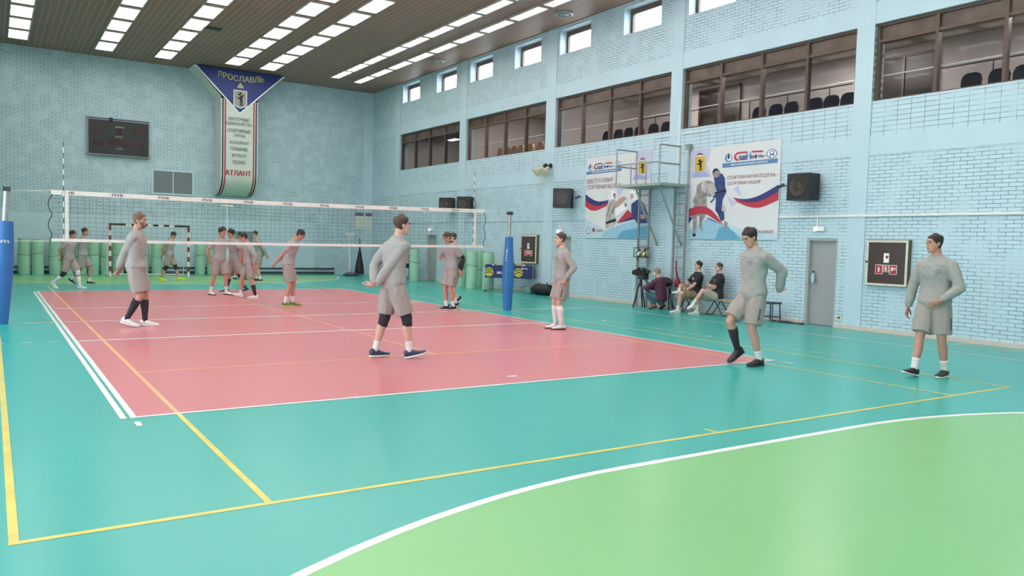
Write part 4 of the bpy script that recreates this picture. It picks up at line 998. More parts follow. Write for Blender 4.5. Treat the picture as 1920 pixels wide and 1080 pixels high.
pl_.part('lettering', lambda b: pl_.text(b, 'ВМЕСТЕ К НОВЫМ', 87, 447, 375, 418, 46, 13, .015), lambda b: pl_.text(b, 'СПОРТИВНЫМ ВЫСОТАМ', 84, 505, 470, 478, 44, 13, .015), lambda b: pl_.text(b, 'АТЛАНТ', 180, 945, 265, 943, 25, 13, .04))

# ================================================================== steel ladder platform
pf = thing('ladder_platform', 'grey steel referee platform with two ladders between the posters', 'platform', (14.2, 8.5, 0))
PX0, PX1, PY0, PY1, PZ = -.47, .60, -.92, .92, 3.42
q = MB(); q.box((PX0, PY0, PZ - .07), (PX1, PY1, PZ)); q.build('deck', mat('deck_green_grey', (.30, .37, .33), .5), pf)
def tubeset(name, segs, r, m=M_steel):
    q = MB()
    for a, b_ in segs: q.tube([a, b_], r, 6)
    return q.build(name, m, pf, smooth=40)
for yy in (PY0 + .06, PY1 - .06):
    tubeset('end_rail', [((PX0, yy, PZ), (PX0, yy, PZ + 1.0)), ((.28, yy, PZ), (.28, yy, PZ + 1.0)), ((PX0, yy, PZ + 1.0), (.30, yy, PZ + 1.0)), ((PX0, yy, PZ + .52), (.28, yy, PZ + .52))], .022)
tubeset('front_rail', [((PX0, PY0 + .06, PZ + .55), (PX0, PY1 - .06, PZ + .55)), ((PX0, -.35, PZ), (PX0, -.35, PZ + .5)), ((PX0, .25, PZ), (PX0, .25, PZ + .5))], .02)
for y0 in (.40, -1.02):
    lad = MB()
    for yy in (y0, y0 + .42): lad.box((.38, yy - .025, 0), (.44, yy + .025, PZ))
    L_o = lad.build('ladder', M_steel, pf)
    for k in range(11): r_ = MB(); r_.tube([(.41, y0, .28 + .29 * k), (.41, y0 + .42, .28 + .29 * k)], .016, 6); r_.build('rung', M_steel, L_o)
for yy in (PY0 + .2, PY1 - .7):
    q = MB(); q.tube([(PX0 + .15, yy, PZ - .07), (.60, yy, 1.75)], .035, 4); q.build('brace', M_steel, pf)
q = MB(); q.tube([(.52, PY0 - .02, PZ - .1), (.52, PY0 - .02, PZ + 1.0)], .025, 6); q.box((.46, PY0 - .09, PZ + .94), (.58, PY0 + .05, PZ + 1.08)); q.build('lamp_post', M_steel, pf)

# two yellow balls in a net bag on the ladder
t = thing('ball_net', 'black net bag holding two yellow balls on the left ladder', 'net bag', (14.60, 9.1, 1.42))
q = MB(); q.box((-.12, -.24, -.02), (.06, .24, .0)); q.box((-.12, -.24, .24), (.06, .24, .26)); q.tube([(-.12, -.24, -.02), (-.12, -.24, .26)], .012, 5); q.tube([(-.12, .24, -.02), (-.12, .24, .26)], .012, 5); q.build('net_bag', M_black, t)
make_ball('volleyball', 'yellow ball in the net bag on the ladder, left one', (14.57, 9.22, 1.53), 'balls on the ladder', .108); make_ball('volleyball', 'yellow ball in the net bag on the ladder, right one', (14.57, 8.99, 1.53), 'balls on the ladder', .108)
# red bag hanging on the right ladder
t = thing('hanging_bag', 'red drawstring bag hanging on the right ladder', 'bag', (14.58, 7.66, .70))
q = MB(); q.ell((0, 0, .04), (.08, .10, .13), 12, 8); q.build('pouch', mat('red_cloth', (.22, .012, .025), .6, bump=.3), t, smooth=True)
q = MB(); q.tube([(0, .02, .15), (-.02, .06, .40), (0, .09, .66)], .016, 6); q.tube([(0, -.03, .15), (-.02, .04, .40), (0, .08, .66)], .016, 6); q.build('strap', mat('red_cloth', (.2, 0, 0)), t, smooth=True)

# ================================================================== bench and stool
bn = thing('wooden_bench', 'long wooden bench with dark folding legs under the right poster', 'bench', (14.47, 6.05, 0))
q = MB(); q.box((-.15, -1.30, .39), (.15, 1.40, .43)); q.build('seat', mat('bench_wood', (.42, .28, .17), .5, var=.15, scale=4), bn)
for yy in (1.05, .05, -.95):
    for sg in (-1, 1):
        q = MB(); q.tube([(-.12, yy + .28 * sg, 0), (-.12, yy, .385)], .014, 6); q.tube([(.12, yy + .28 * sg, 0), (.12, yy, .385)], .014, 6); q.tube([(-.12, yy + .28 * sg, .01), (.12, yy + .28 * sg, .01)], .012, 6); q.build('leg', M_dark, bn)
st = thing('stool', 'small dark stool behind the player nearest the bench', 'stool', (14.45, 4.42, 0))
q = MB(); q.box((-.16, -.16, .43), (.16, .16, .47)); q.build('seat', M_dark, st)
for sx in (-.13, .13):
    for sy in (-.13, .13): q = MB(); q.tube([(sx * 1.15, sy * 1.15, 0), (sx, sy, .43)], .015, 6); q.build('leg', mat('blue_black_steel', (.02, .035, .07), .4), st)
q = MB()
for a, b_ in (((-.14, -.14), (.14, -.14)), ((.14, -.14), (.14, .14)), ((.14, .14), (-.14, .14)), ((-.14, .14), (-.14, -.14))): q.tube([(*a, .12), (*b_, .12)], .01, 5)
q.build('stretcher', mat('blue_black_steel', (.02, .035, .07)), st)
q = MB()
for k in range(3): q.ell((.05 * math.sin(k), .26 - .26 * k, .035 + .012 * (k == 1)), (.09, .17, .035), 10, 6, Matrix.Rotation(.4 * k, 3, 'Z'))
q = MB(); n = 22; vs = []; fs = []
for i in range(n):
    for j in range(7):
        t_ = i / (n - 1); y = .42 - .84 * t_; x = (j / 6 - .5) * .22 * (1 - .5 * abs(2 * t_ - 1)); vs.append((x, y, max(.004, .05 * abs(math.sin(5.2 * t_ + j * .7)) * (1 - abs(j / 3 - 1) * .6))))
for i in range(n - 1):
    for j in range(6): a = i * 7 + j; fs.append((a, a + 1, a + 8, a + 7))
q.add(vs, fs); tag(q.build('floor_cloth', M_black, loc=(14.6, 4.05, .002), smooth=True), 'crumpled black cloth on the floor left of the nearest grey door', 'cloth')
# bottle hanging on the door handle
t = thing('drink_bottle', 'clear bluish bottle with dark cap hung on the grey door', 'bottle', (XR + .055, 3.62, .97))
q = MB(); q.lathe([(.035, 0), (.04, .02), (.04, .17), (.018, .23)], 12); q.build('bottle', mat('bottle_blue', (.40, .60, .66), .2), t, smooth=40)
q = MB(); q.lathe([(.02, .23), (.02, .28)], 10); q.build('cap', M_black, t)
# black case on a chair behind the cameraman
t = thing('equipment_case', 'black camera case on a folding stand behind the cameraman', 'case', (14.55, 8.18, 0))
q = MB(); q.ell((0, 0, .74), (.16, .36, .15), 12, 8); q.build('case', M_black, t, smooth=True)
q = MB(); q.tube([(0, -.25, .60), (.1, -.34, 0)], .016, 5); q.tube([(0, -.25, .60), (-.1, -.34, 0)], .016, 5); q.tube([(0, .2, .6), (0, .3, 0)], .016, 5); q.build('stand', M_black, t)
# video camera on tripod
vc = thing('video_camera', 'black video camera on a tripod before the crouching cameraman', 'video camera', (14.06, 8.55, 0))
q = MB(); q.box((-.08, -.22, .90), (.08, .16, 1.07)); q.box((-.06, .16, .92), (.06, .21, 1.04)); q.box((-.04, -.14, 1.09), (.04, .12, 1.12)); q.box((-.03, -.14, 1.06), (.03, -.10, 1.1)); q.box((-.03, .08, 1.06), (.03, .12, 1.1)); q.build('body', M_black, vc)
q = MB(); q.tube([(0, .20, .98), (0, .30, .98)], [.065, .08], 14); q.build('lens', M_black, vc, smooth=30)
q = MB(); q.tube([(0, -.2, 1.0), (0, -.34, 1.03)], .04, 8); q.box((-.12, -.2, .80), (.1, -.02, .9)); q.build('viewfinder', M_dark, vc)
for a in (.5, 2.6, 4.7): q = MB(); q.tube([(0, 0, .84), (.20 * math.cos(a), .20 * math.sin(a), .01)], .022, 6); q.build('leg', M_black, vc)
q = MB(); q.tube([(0, 0, .6), (0, 0, .92)], .04, 8); q.tube([(0, -.02, .86), (.1, -.36, .62)], .014, 6); q.build('head', M_black, vc)
# ================================================================== people
def skin(name, c): return mat(name, c, .55, var=.06, scale=9)
SK_A = skin('skin_tan', (.52, .285, .21)); SK_B = skin('skin_pale', (.60, .36, .28)); SK_C = skin('skin_ruddy', (.50, .25, .185))
M_hair = {'dark': mat('hair_dark', (.022, .016, .013), .6, bump=.5, bscale=70), 'brown': mat('hair_brown', (.075, .045, .028), .6, bump=.5, bscale=70),
          'fair': mat('hair_fair', (.15, .09, .05), .6, bump=.5, bscale=70), 'grey': mat('hair_grey', (.25, .21, .18), .6, bump=.5, bscale=70)}
M_shirt = mat('grey_jersey', (.33, .32, .305), .8, var=.035, scale=14, bump=.3, bscale=9)
M_short = mat('grey_shorts', (.33, .29, .265), .8, var=.05, scale=25, bump=.3, bscale=8)
M_tee = mat('black_tee', (.016, .017, .024), .8, bump=.3, bscale=9)
M_khaki = mat('khaki_cloth', (.23, .19, .12), .8, bump=.3, bscale=9)
M_beige = mat('beige_cloth', (.40, .35, .29), .8, bump=.3, bscale=9)
M_purple = mat('purple_knit', (.085, .022, .055), .8, bump=.3, bscale=12)
M_jean = mat('blue_denim', (.055, .10, .15), .8, bump=.3, bscale=12)
M_sockw = mat('white_sock', (.70, .68, .66), .8); M_sockb = mat('black_sock', (.020, .021, .030), .8); M_sockn = mat('navy_sock', (.035, .05, .11), .8)
M_knee = mat('black_knit', (.022, .024, .032), .85)
M_neon = mat('neon_shoe', (.62, .80, .02), .5); M_shw = mat('white_shoe', (.72, .70, .68), .5); M_shb = mat('black_shoe', (.014, .014, .018), .5)
M_shn = mat('navy_shoe', (.03, .05, .11), .5); M_shg = mat('green_shoe', (.12, .18, .05), .5); M_shbr = mat('brown_shoe', (.14, .05, .03), .5)
M_soleD = mat('dark_sole', (.03, .03, .035), .6); M_soleW = mat('white_sole', (.72, .71, .68), .5); M_soleY = mat('yellow_sole', (.60, .55, .10), .5)
M_eye = mat('eye_dark', (.02, .015, .012), .3); M_lip = mat('lip', (.36, .13, .11), .5); M_brow = mat('brow', (.06, .04, .03), .7)
M_badge = mat('badge_grey', (.20, .22, .28), .6); M_badgew = mat('badge_white', (.6, .62, .55), .6)

def remesh(mb, voxel, smooth=2):
    me = mb.mesh('tmp', M_black); o = bpy.data.objects.new('tmp', me); COL.objects.link(o)
    m = o.modifiers.new('r', 'REMESH'); m.mode = 'VOXEL'; m.voxel_size = voxel; m.adaptivity = 0
    if smooth: s = o.modifiers.new('s', 'SMOOTH'); s.factor = .5; s.iterations = smooth
    bpy.context.view_layer.update()
    me2 = bpy.data.meshes.new_from_object(o.evaluated_get(bpy.context.evaluated_depsgraph_get()))
    vs = [v.co.copy() for v in me2.vertices]; fs = [tuple(p.vertices) for p in me2.polygons]
    bpy.data.objects.remove(o); bpy.data.meshes.remove(me); bpy.data.meshes.remove(me2)
    r = MB(); r.add(vs, fs, 0); return r
def folds(mb, amp, seed, fr=(9, 9, 5)):
    """soft cloth folds: push vertices along their normals by low noise"""
    me = bpy.data.meshes.new('tmp'); me.from_pydata(mb.v, [], mb.f); me.update()
    out = []
    for v in me.vertices:
        c = v.co
        d = noise.noise(V((c.x * fr[0] + seed, c.y * fr[1], c.z * fr[2] + .6 * c.x * fr[0]))) + .5 * noise.noise(V((c.x * 2.1 * fr[0], c.y * 2.1 * fr[1] + seed, c.z * 2.4 * fr[2] + c.y * 14)))
        out.append(tuple(c + v.normal * d * amp))
    bpy.data.meshes.remove(me); mb.v = out; return mb
def ik(a, t, l1, l2, pole):
    """middle joint and reached end of a two-bone limb"""
    a, t = V(a), V(t); d = t - a; L = d.length; mx_ = (l1 + l2) * .999
    if L > mx_: d = d * (mx_ / L); L = mx_
    e = a + d; u = d.normalized(); x = (l1 * l1 - l2 * l2 + L * L) / (2 * L); h = max(0, l1 * l1 - x * x) ** .5
    p = V(pole); p = p - u * p.dot(u)
    if p.length < 1e-5: p = u.orthogonal()
    return a + u * x + p.normalized() * h, e
def lerp(a, b, t): return a + (b - a) * t
# head outline: (z, front, back, half width)
HEAD_R = [(-.122, .060, .030, .020), (-.112, .084, .015, .038), (-.095, .094, -.005, .050), (-.06, .096, -.045, .060), (-.02, .095, -.078, .068), (.02, .089, -.094, .073), (.055, .092, -.100, .076), (.085, .080, -.096, .072), (.108, .054, -.076, .056), (.120, .022, -.040, .030)]
def head_ring(z, fr, bk, w, n=20, k=1.0, add=0.0):
    out = []
    for i in range(n):
        a = 2 * PI * i / n; c, s = math.cos(a), math.sin(a)
        cx = (fr + bk) / 2; rx = (fr - bk) / 2
        e = 2.25; den = (abs(c) ** e + abs(s) ** e) ** (1 / e)
        out.append(V((cx + (rx * k + add) * c / den, (w * k + add) * s / den, z)))
    return out
def hand(mb, wrist, d, nrm, side, curl=.5, mi=0, k=1.0):
    """palm, four bent fingers of different lengths and a thumb from the palm's side; d points to the fingertips, nrm out of the palm"""
    d = V(d).normalized(); nrm = V(nrm); nrm = (nrm - d * nrm.dot(d)).normalized(); w = d.cross(nrm) * side      # towards the thumb
    rings = []
    for s_, hw, th in ((-.015, .026, .018), (.02, .032, .017), (.06, .040, .015), (.095, .041, .012), (.103, .036, .008)):
        c = V(wrist) + d * s_ * k
        rings.append([c + (w * hw * math.cos(a) + nrm * th * math.sin(a)) * k for a in [2 * PI * i / 12 for i in range(12)]])
    mb.loft(rings, mi)
    for i, (off, ln) in enumerate(((.030, .074), (.010, .083), (-.011, .077), (-.031, .060))):
        p = V(wrist) + (d * .092 + w * off) * k; pts = [p]; a = .12 + curl * .35 + .05 * i; sp = off * .9
        for f_, seg in enumerate((.46, .31, .25)):
            dr = (d * math.cos(a) + nrm * math.sin(a) + w * sp * 1.2).normalized(); p = p + dr * ln * seg * k; pts.append(p); a += curl * (1.0 - .15 * f_)
        mb.tube(pts, [.0092 * k, .0088 * k, .008 * k, .0058 * k], 7, ref=w, mi=mi)
    p = V(wrist) + (d * .025 + w * .028 + nrm * .004) * k; pts = [p]
    for f_, (seg, ang, cl) in enumerate(((.042, .95, .25), (.032, .55, .35), (.026, .35, .45))):
        dr = (d * math.cos(ang) + w * math.sin(ang) + nrm * cl * curl).normalized(); p = p + dr * seg * k; pts.append(p)
    mb.tube(pts, [.0125 * k, .0115 * k, .0098 * k, .007 * k], 7, ref=nrm, mi=mi)
def person(label, x, y, yaw, height=1.95, pel=(0, 0, 1.0), lean=4, side=0, twist=0, head=(5, 0), feet=(((.05, .11, 0), 0, 0), ((-.05, -.11, 0), 0, 0)), knee=((1, 0, 0), (1, 0, 0)),
           hands=(((-.05, .28, .95), (-.4, .6, 0)), ((-.05, -.28, .95), (-.4, -.6, 0))), hdir=(None, None), hnrm=(None, None), curl=.5, sk=None, hair='dark', hairlen=.5, beard=False,
           shirt='long', top=None, bottom=None, short=.87, pants=False, socks=((.16, None), (.16, None)), shoes=None, sole=None, kneepads=(None, None), sleeves=(None, None), badge=None, stripe=False, mask=False, vox=.009, collar=None, group='players in grey training kit', seed=1):
    S = height / 1.90
    sk = sk or SK_A; top = top or M_shirt; bottom = bottom or M_short
    root = thing('person', label, 'person', (x, y, 0), R(yaw), group)
    P = V(pel); th = R(lean); sd = R(side)
    # spine
    def spine(t):
        n = 12; p = P.copy(); step = t / n
        for i in range(n):
            s_ = (i + .5) * step; f = min(1, max(0, (s_ + .02) / .34)); a = th * (f * f * (3 - 2 * f)); b = sd * f
            p += V((math.sin(a), math.sin(b), math.cos(a) * math.cos(b))) * step
        f = min(1, max(0, (t + .02) / .34)); a = th * (f * f * (3 - 2 * f)); b = sd * f
        up = V((math.sin(a), math.sin(b), math.cos(a) * math.cos(b))).normalized()
        tw = R(twist) * f; lat = V((-math.sin(tw), math.cos(tw), 0)); lat = (lat - up * lat.dot(up)).normalized(); fw = lat.cross(up).normalized()
        return p, up, fw, lat
    TORSO = [(-.13, .075, .10), (-.08, .105, .150), (0, .115, .165), (.10, .105, .152), (.18, .100, .148), (.30, .112, .163), (.42, .120, .182), (.49, .108, .172), (.535, .092, .140), (.575, .074, .096), (.62, .060, .062)]
    def torso(mb, add, t0, t1, flare=0.0, n=20):
        rings = []
        ts = [t0] + [r[0] for r in TORSO if t0 + .02 < r[0] < t1 - .015] + [t1]
        for t in ts:
            for i in range(len(TORSO) - 1):
                if TORSO[i][0] <= t <= TORSO[i + 1][0] + 1e-6:
                    f = (t - TORSO[i][0]) / (TORSO[i + 1][0] - TORSO[i][0]); rx = lerp(TORSO[i][1], TORSO[i + 1][1], f); ry = lerp(TORSO[i][2], TORSO[i + 1][2], f); break
            k = add * (1 if t < .5 else max(.35, 1 - (t - .5) * 6)); bulge = flare * math.exp(-((t - .03) / .07) ** 2)
            c, up, fw, lat = spine(t)
            rings.append([c + fw * (rx + k + bulge) * math.cos(a) + lat * (ry + k + bulge) * math.sin(a) for a in [2 * PI * i / n for i in range(n)]])
        mb.loft(rings)
    # joints
    cS, upS, fwS, latS = spine(.495)
    cN, upN, fwN, latN = spine(.60)
    sh = [cS + latS * .178 * s + fwS * .0 for s in (1, -1)]
    c0, up0, fw0, lat0 = spine(0.0)
    hip = [P + V((0, .092 * s, -.035)) for s in (1, -1)]
    la, lf, lt, ls = .335, .285, .455, .440
    elbow, wrist, kn, an = [], [], [], []
    for i in range(2):
        e, w_ = ik(sh[i], hands[i][0], la, lf, hands[i][1]); elbow.append(e); wrist.append(w_)
        fpos = V(feet[i][0]); pit = R(feet[i][2]); fy = R(feet[i][1])
        fd = V((math.cos(fy), math.sin(fy), 0))
        ank = fpos + V((0, 0, .085))
        if pit < 0: ank = fpos + fd * .12 + V((0, 0, .02)) + (fd * -.12 * math.cos(pit) + V((0, 0, -.12 * math.sin(pit)))) + V((0, 0, .065 * math.cos(pit))) + fd * (-.065 * math.sin(pit)) * -1
        if pit > 0: ank = fpos - fd * .07 + (fd * .07 * math.cos(pit) + V((0, 0, .07 * math.sin(pit)))) + V((0, 0, .085 * math.cos(pit))) - fd * .085 * math.sin(pit)
        k_, a_ = ik(hip[i], ank, lt, ls, knee[i]); kn.append(k_); an.append(a_)
    # head frame
    hp, hy = R(head[0]), R(head[1]) + R(twist)
    fwd = V((math.cos(hy) * math.cos(hp), math.sin(hy) * math.cos(hp), -math.sin(hp))); lft = V((-math.sin(hy), math.cos(hy), 0)); hup = fwd.cross(lft)
    nk = (upN + V((math.sin(hp) * .6 * math.cos(hy), math.sin(hp) * .6 * math.sin(hy), 0)) * .8).normalized()
    hc = cN + nk * .150 + fwd * .028 + hup * .008
    HM = Matrix(((fwd.x, lft.x, hup.x), (fwd.y, lft.y, hup.y), (fwd.z, lft.z, hup.z)))
    # ---------------- body
    b = MB(); torso(b, -.004, -.13, .62)
    b.tube([cN - upN * .03, cN + nk * .05, hc - hup * .06 - fwd * .022], [(.064, .062), (.056, .055), (.056, .056)], 14)
    b.loft([[HM @ p + hc for p in head_ring(*r)] for r in HEAD_R])
    b.ell(HM @ V((.098, 0, -.014)) + hc, (.024, .016, .020), 10, 8, HM); b.ell(HM @ V((.094, 0, .012)) + hc, (.012, .010, .026), 10, 8, HM)
    b.ell(HM @ V((.084, 0, .040)) + hc, (.018, .050, .012), 10, 8, HM); b.ell(HM @ V((.090, 0, -.055)) + hc, (.014, .028, .016), 10, 8, HM); b.ell(HM @ V((.086, 0, -.098)) + hc, (.018, .024, .018), 10, 8, HM)
    for s in (1, -1): b.ell(HM @ V((-.008, .074 * s, -.004)) + hc, (.020, .012, .032), 10, 8, HM)
    for i in range(2):
        s = 1 if i == 0 else -1
        b.ell(sh[i] - upS * .028, (.056, .056, .054), 12, 8)
        b.tube([cS + latS * .08 * s - upS * .03, sh[i] - upS * .03, lerp(sh[i], elbow[i], .35), lerp(sh[i], elbow[i], .8), elbow[i]], [.05, .052, .050, .044, .041], 12)
        b.tube([elbow[i], lerp(elbow[i], wrist[i], .22), lerp(elbow[i], wrist[i], .6), wrist[i], lerp(elbow[i], wrist[i], 1.04)], [.041, .044, .037, .028, .027], 12)
        b.tube([hip[i] + V((0, 0, .03)), lerp(hip[i], kn[i], .12), lerp(hip[i], kn[i], .5), lerp(hip[i], kn[i], .88), kn[i]], [.088, .092, .083, .062, .058], 14)
        bk = (kn[i] - (hip[i] + an[i]) / 2); bk = -bk.normalized() if bk.length > .02 else V((-1, 0, 0))
        b.tube([kn[i], lerp(kn[i], an[i], .10), lerp(kn[i], an[i], .30) + bk * .012, lerp(kn[i], an[i], .55) + bk * .008, lerp(kn[i], an[i], .85), an[i]], [.058, .054, .061, .053, .038, .039], 14)
    for i in range(2): b.ell(kn[i], (.058, .058, .058), 12, 8); b.ell(elbow[i], (.041, .041, .041), 10, 8)
    body = remesh(b, vox, 2)
    for i in range(2):
        s = 1 if i == 0 else -1
        d = (wrist[i] - elbow[i]).normalized(); d = V(hdir[i]) if hdir[i] else d
        nn = V(hnrm[i]) if hnrm[i] else V((0, -s, 0)) * 1.0 + V((-.3, 0, 0))
        hand(body, wrist[i], d, nn, s if True else -s, curl, 0, 1.0)
    for s in (1, -1):
        body.ell(HM @ V((.0885, .033 * s, .018)) + hc, (.008, .014, .008), 8, 6, HM, 1)
        body.ell(HM @ V((.0965, .034 * s, .040)) + hc, (.006, .021, .005), 8, 6, HM, 3)
    body.ell(HM @ V((.1015, 0, -.058)) + hc, (.005, .022, .007), 10, 6, HM, 2)
    def fin(mb, name, m, parent=root, sm='all', label=None):
        mb.v = [tuple(V(p) * S) for p in mb.v]; return mb.build(name, m, parent, smooth=sm, label=label)
    fin(body, 'body', [sk, M_eye, M_lip, M_brow])
    # ---------------- hair
    hb = MB(); rings = []
    for z, fr, bk_, w_ in [(-.095, .09, -.040, .052), (-.075, .09, -.055, .060), (-.05, .095, -.066, .064), (-.02, .095, -.078, .068), (.0, .092, -.087, .071), (.02, .089, -.094, .073), (.04, .090, -.098, .075), (.055, .092, -.100, .076), (.07, .087, -.099, .075), (.085, .080, -.096, .072), (.100, .064, -.084, .063), (.112, .046, -.066, .048), (.122, .02, -.036, .028)]:
        ring = []; rr = head_ring(z, fr, bk_, w_, 28)
        for i, p in enumerate(rr):
            a = abs((2 * PI * i / 28 + PI) % (2 * PI) - PI)        # 0 front, pi back
            line = lerp(.072, .022, min(1, max(0, (a - .6) / .45))) if a < 1.05 else lerp(.022, -.022, min(1, (a - 1.05) / .45)) if a < 1.55 else lerp(-.022, -.082, min(1, (a - 1.55) / .7))
            t_ = (z - line) / .012; k_ = max(-1, min(1, t_)); thick = .003 + .026 * hairlen * min(1, max(0, (z - line - .01) / .08)) + .006 * noise.noise(V((i * .9, z * 60, seed))) * (hairlen + .2)
            c = V(((fr + bk_) / 2, 0, z)); ou = (p - c).normalized()
            ring.append(p + ou * (thick * k_ if k_ > 0 else .012 * k_))
        rings.append(ring)
    top_z = .122 + .008 + .020 * hairlen
    rings.append([V((p.x * .75 - .004, p.y * .75, top_z)) for p in rings[-1]]); rings.append([V((p.x * .35 - .004, p.y * .35, top_z + .004)) for p in rings[-2]])
    hb.loft([[HM @ p + hc for p in r] for r in rings]); fin(hb, 'hair', M_hair[hair], sm=60)
    if beard:
        bb = MB(); rings = []
        for z, fr, bk_, w_ in [(-.128, .060, .030, .02), (-.112, .084, .015, .038), (-.095, .094, -.005, .050), (-.075, .095, -.03, .056), (-.045, .094, -.055, .062), (-.02, .090, -.078, .066)]:
            ring = []
            for i, p in enumerate(head_ring(z, fr, bk_, w_, 28)):
                a = abs((2 * PI * i / 28 + PI) % (2 * PI) - PI); g_ = .007 if a < 1.5 and (z < -.07 or a > .45) else -.012
                c = V(((fr + bk_) / 2, 0, z)); ring.append(p + (p - c).normalized() * g_)
            rings.append(ring)
        bb.loft([[HM @ p + hc for p in r] for r in rings]); fin(bb, 'beard', M_hair[hair], sm=60)
    if mask:
        mb_ = MB(); rings = [[HM @ V((p.x * 1.09 + .004, p.y * 1.05, p.z)) + hc for i, p in enumerate(head_ring(z, fr, .03, w_, 20)) ] for z, fr, w_ in ((-.115, .08, .045), (-.07, .108, .062), (-.03, .118, .068), (-.002, .105, .060))]
        mb_.loft(rings); fin(mb_, 'face_mask', M_whiteprint)
    # ---------------- shirt
    c = MB(); torso(c, .034, -.085 if shirt == 'long' else -.10, .600, .014)
    for i in range(2):
        s = 1 if i == 0 else -1
        c.ell(sh[i] - upS * .022, (.078, .078, .072), 12, 8)
        if shirt == 'long':
            c.ell(elbow[i], (.067, .067, .067), 12, 8)
            c.tube([cS + latS * .05 * s - upS * .03, cS + latS * .13 * s - upS * .018, lerp(sh[i], elbow[i], .12), lerp(sh[i], elbow[i], .4), elbow[i]], [.074, .080, .080, .076, .068], 14)
            c.tube([elbow[i], lerp(elbow[i], wrist[i], .35), lerp(elbow[i], wrist[i], .80), lerp(elbow[i], wrist[i], .90), lerp(elbow[i], wrist[i], .98)], [.068, .066, .058, .048, .038], 14)
        else:
            c.tube([cS + latS * .05 * s - upS * .03, cS + latS * .13 * s - upS * .018, lerp(sh[i], elbow[i], .12), lerp(sh[i], elbow[i], .4), lerp(sh[i], elbow[i], .74)], [.074, .080, .082, .081, .080], 14)
    c = folds(remesh(c, vox * 1.25, 2), .013, seed, (7, 7, 8))
    shirt_bv = BVHTree.FromPolygons([V(p) for p in c.v], c.f)
    fin(c, 'shirt', top)
    def project(poly, cpos, u, v, dirn, bv, off=.004):
        out = []
        for px, py in poly:
            o_ = V(cpos) + V(u) * px + V(v) * py - V(dirn) * .5; h = bv.ray_cast(o_, V(dirn)); out.append((h[0] if h[0] else V(cpos)) - V(dirn) * off)
        return out
    if badge:
        bm = MB(); cB, upB, fwB, latB = spine(.40)
        if badge in ('club', 'tee', 'number'):
            cc = cB + latB * .075
            if badge != 'number':
                ci = [(.032 * math.cos(2 * PI * k / 16), .032 * math.sin(2 * PI * k / 16)) for k in range(16)]; v_ = project(ci, cc, latB, upB, -fwB, shirt_bv); bm.add(v_, [tuple(range(16))])
                if badge == 'club': v_ = project([(x * .62, y * .62) for x, y in ci], cc, latB, upB, -fwB, shirt_bv, .006); bm.add(v_, [tuple(range(16))], 1)
            else:
                v_ = project([(-.02, .035), (.02, .035), (.02, .025), (.0, -.04), (-.012, -.04), (.006, .022), (-.02, .022)], cc, -latB, upB, -fwB, shirt_bv); bm.add(v_, [tuple(range(7))])
            tm = MB(); v_ = project([(-.045, -.006), (.045, -.006), (.045, .006), (-.045, .006)], cB - latB * .06 + upB * .045, latB, upB, -fwB, shirt_bv); tm.add(v_, [(0, 1, 2, 3)], 0); fin(tm, 'chest_print', M_badge if badge == 'club' else M_badgew, sm=False)
        fin(bm, 'badge', [M_badge, M_shirt] if badge == 'club' else [M_badgew, M_badgew], sm=False)
    if collar: q = MB(); q.tube([cN - upN * .01, cN + nk * .045], [.068, .062], 14); fin(q, 'collar', collar)
    # ---------------- shorts or trousers
    c = MB(); torso(c, .016, -.12, .085)
    for i in range(2):
        if pants:
            c.tube([hip[i] + V((0, 0, .02)), lerp(hip[i], kn[i], .5), kn[i]], [.108, .098, .078], 14); c.tube([kn[i], lerp(kn[i], an[i], .4), lerp(kn[i], an[i], .92)], [.078, .074, .062], 14)
        else:
            e = lerp(hip[i], kn[i], short); c.tube([hip[i] + V((0, 0, .03)), lerp(hip[i], kn[i], .2), lerp(hip[i], kn[i], .5), e], [.105, .122, .124, .120], 16)
    c = folds(remesh(c, vox * 1.25, 2), .011, seed + 3, (11, 11, 3)); sbv = BVHTree.FromPolygons([V(p) for p in c.v], c.f)
    fin(c, 'trousers' if pants else 'shorts', bottom)
    if stripe:
        bm = MB(); i = 0; mid = lerp(hip[i], kn[i], .55); ax = (kn[i] - hip[i]).normalized(); outd = V((.25, 1, 0)).normalized(); uu = ax.cross(outd).normalized()
        for k in range(5):
            v_ = project([(-.012, -.075 + .032 * k), (.012, -.075 + .032 * k), (.012, -.052 + .032 * k), (-.012, -.052 + .032 * k)], mid, uu, ax, -outd, sbv); bm.add(v_, [(0, 1, 2, 3)])
        fin(bm, 'leg_print', M_print, sm=False)
    # ---------------- socks, pads, shoes
    for i in range(2):
        hgt, sm_ = socks[i]
        if sm_:
            f = 1 - hgt / ls; bk = (kn[i] - (hip[i] + an[i]) / 2); bk = -bk.normalized() if bk.length > .02 else V((-1, 0, 0)); pts, rd = [], []
            for k in range(6):
                t_ = lerp(max(.06, f), 1.02, k / 5); r_ = .061 if t_ < .35 else lerp(.061, .038, min(1, (t_ - .35) / .45)); pts.append(lerp(kn[i], an[i], t_) + bk * (.012 if .15 < t_ < .45 else .006)); rd.append(r_ + .0065)
            q = MB(); q.tube(pts, rd, 14); fin(q, 'sock', sm_)
        if kneepads[i]:
            q = MB(); q.tube([lerp(kn[i], hip[i], .26), lerp(kn[i], hip[i], .1), kn[i], lerp(kn[i], an[i], .1), lerp(kn[i], an[i], .25)], [.080, .076, .074, .068, .064], 14); fin(q, 'knee_pad', kneepads[i])
        if sleeves[i]:
            q = MB(); q.tube([lerp(sh[i], elbow[i], .55), elbow[i]], [.058, .048], 12); q.tube([elbow[i], lerp(elbow[i], wrist[i], .25), lerp(elbow[i], wrist[i], .97)], [.048, .050, .034], 12); fin(q, 'arm_sleeve', sleeves[i])
        fy, pit = R(feet[i][1]), R(feet[i][2]); sd_ = 1 if i == 0 else -1
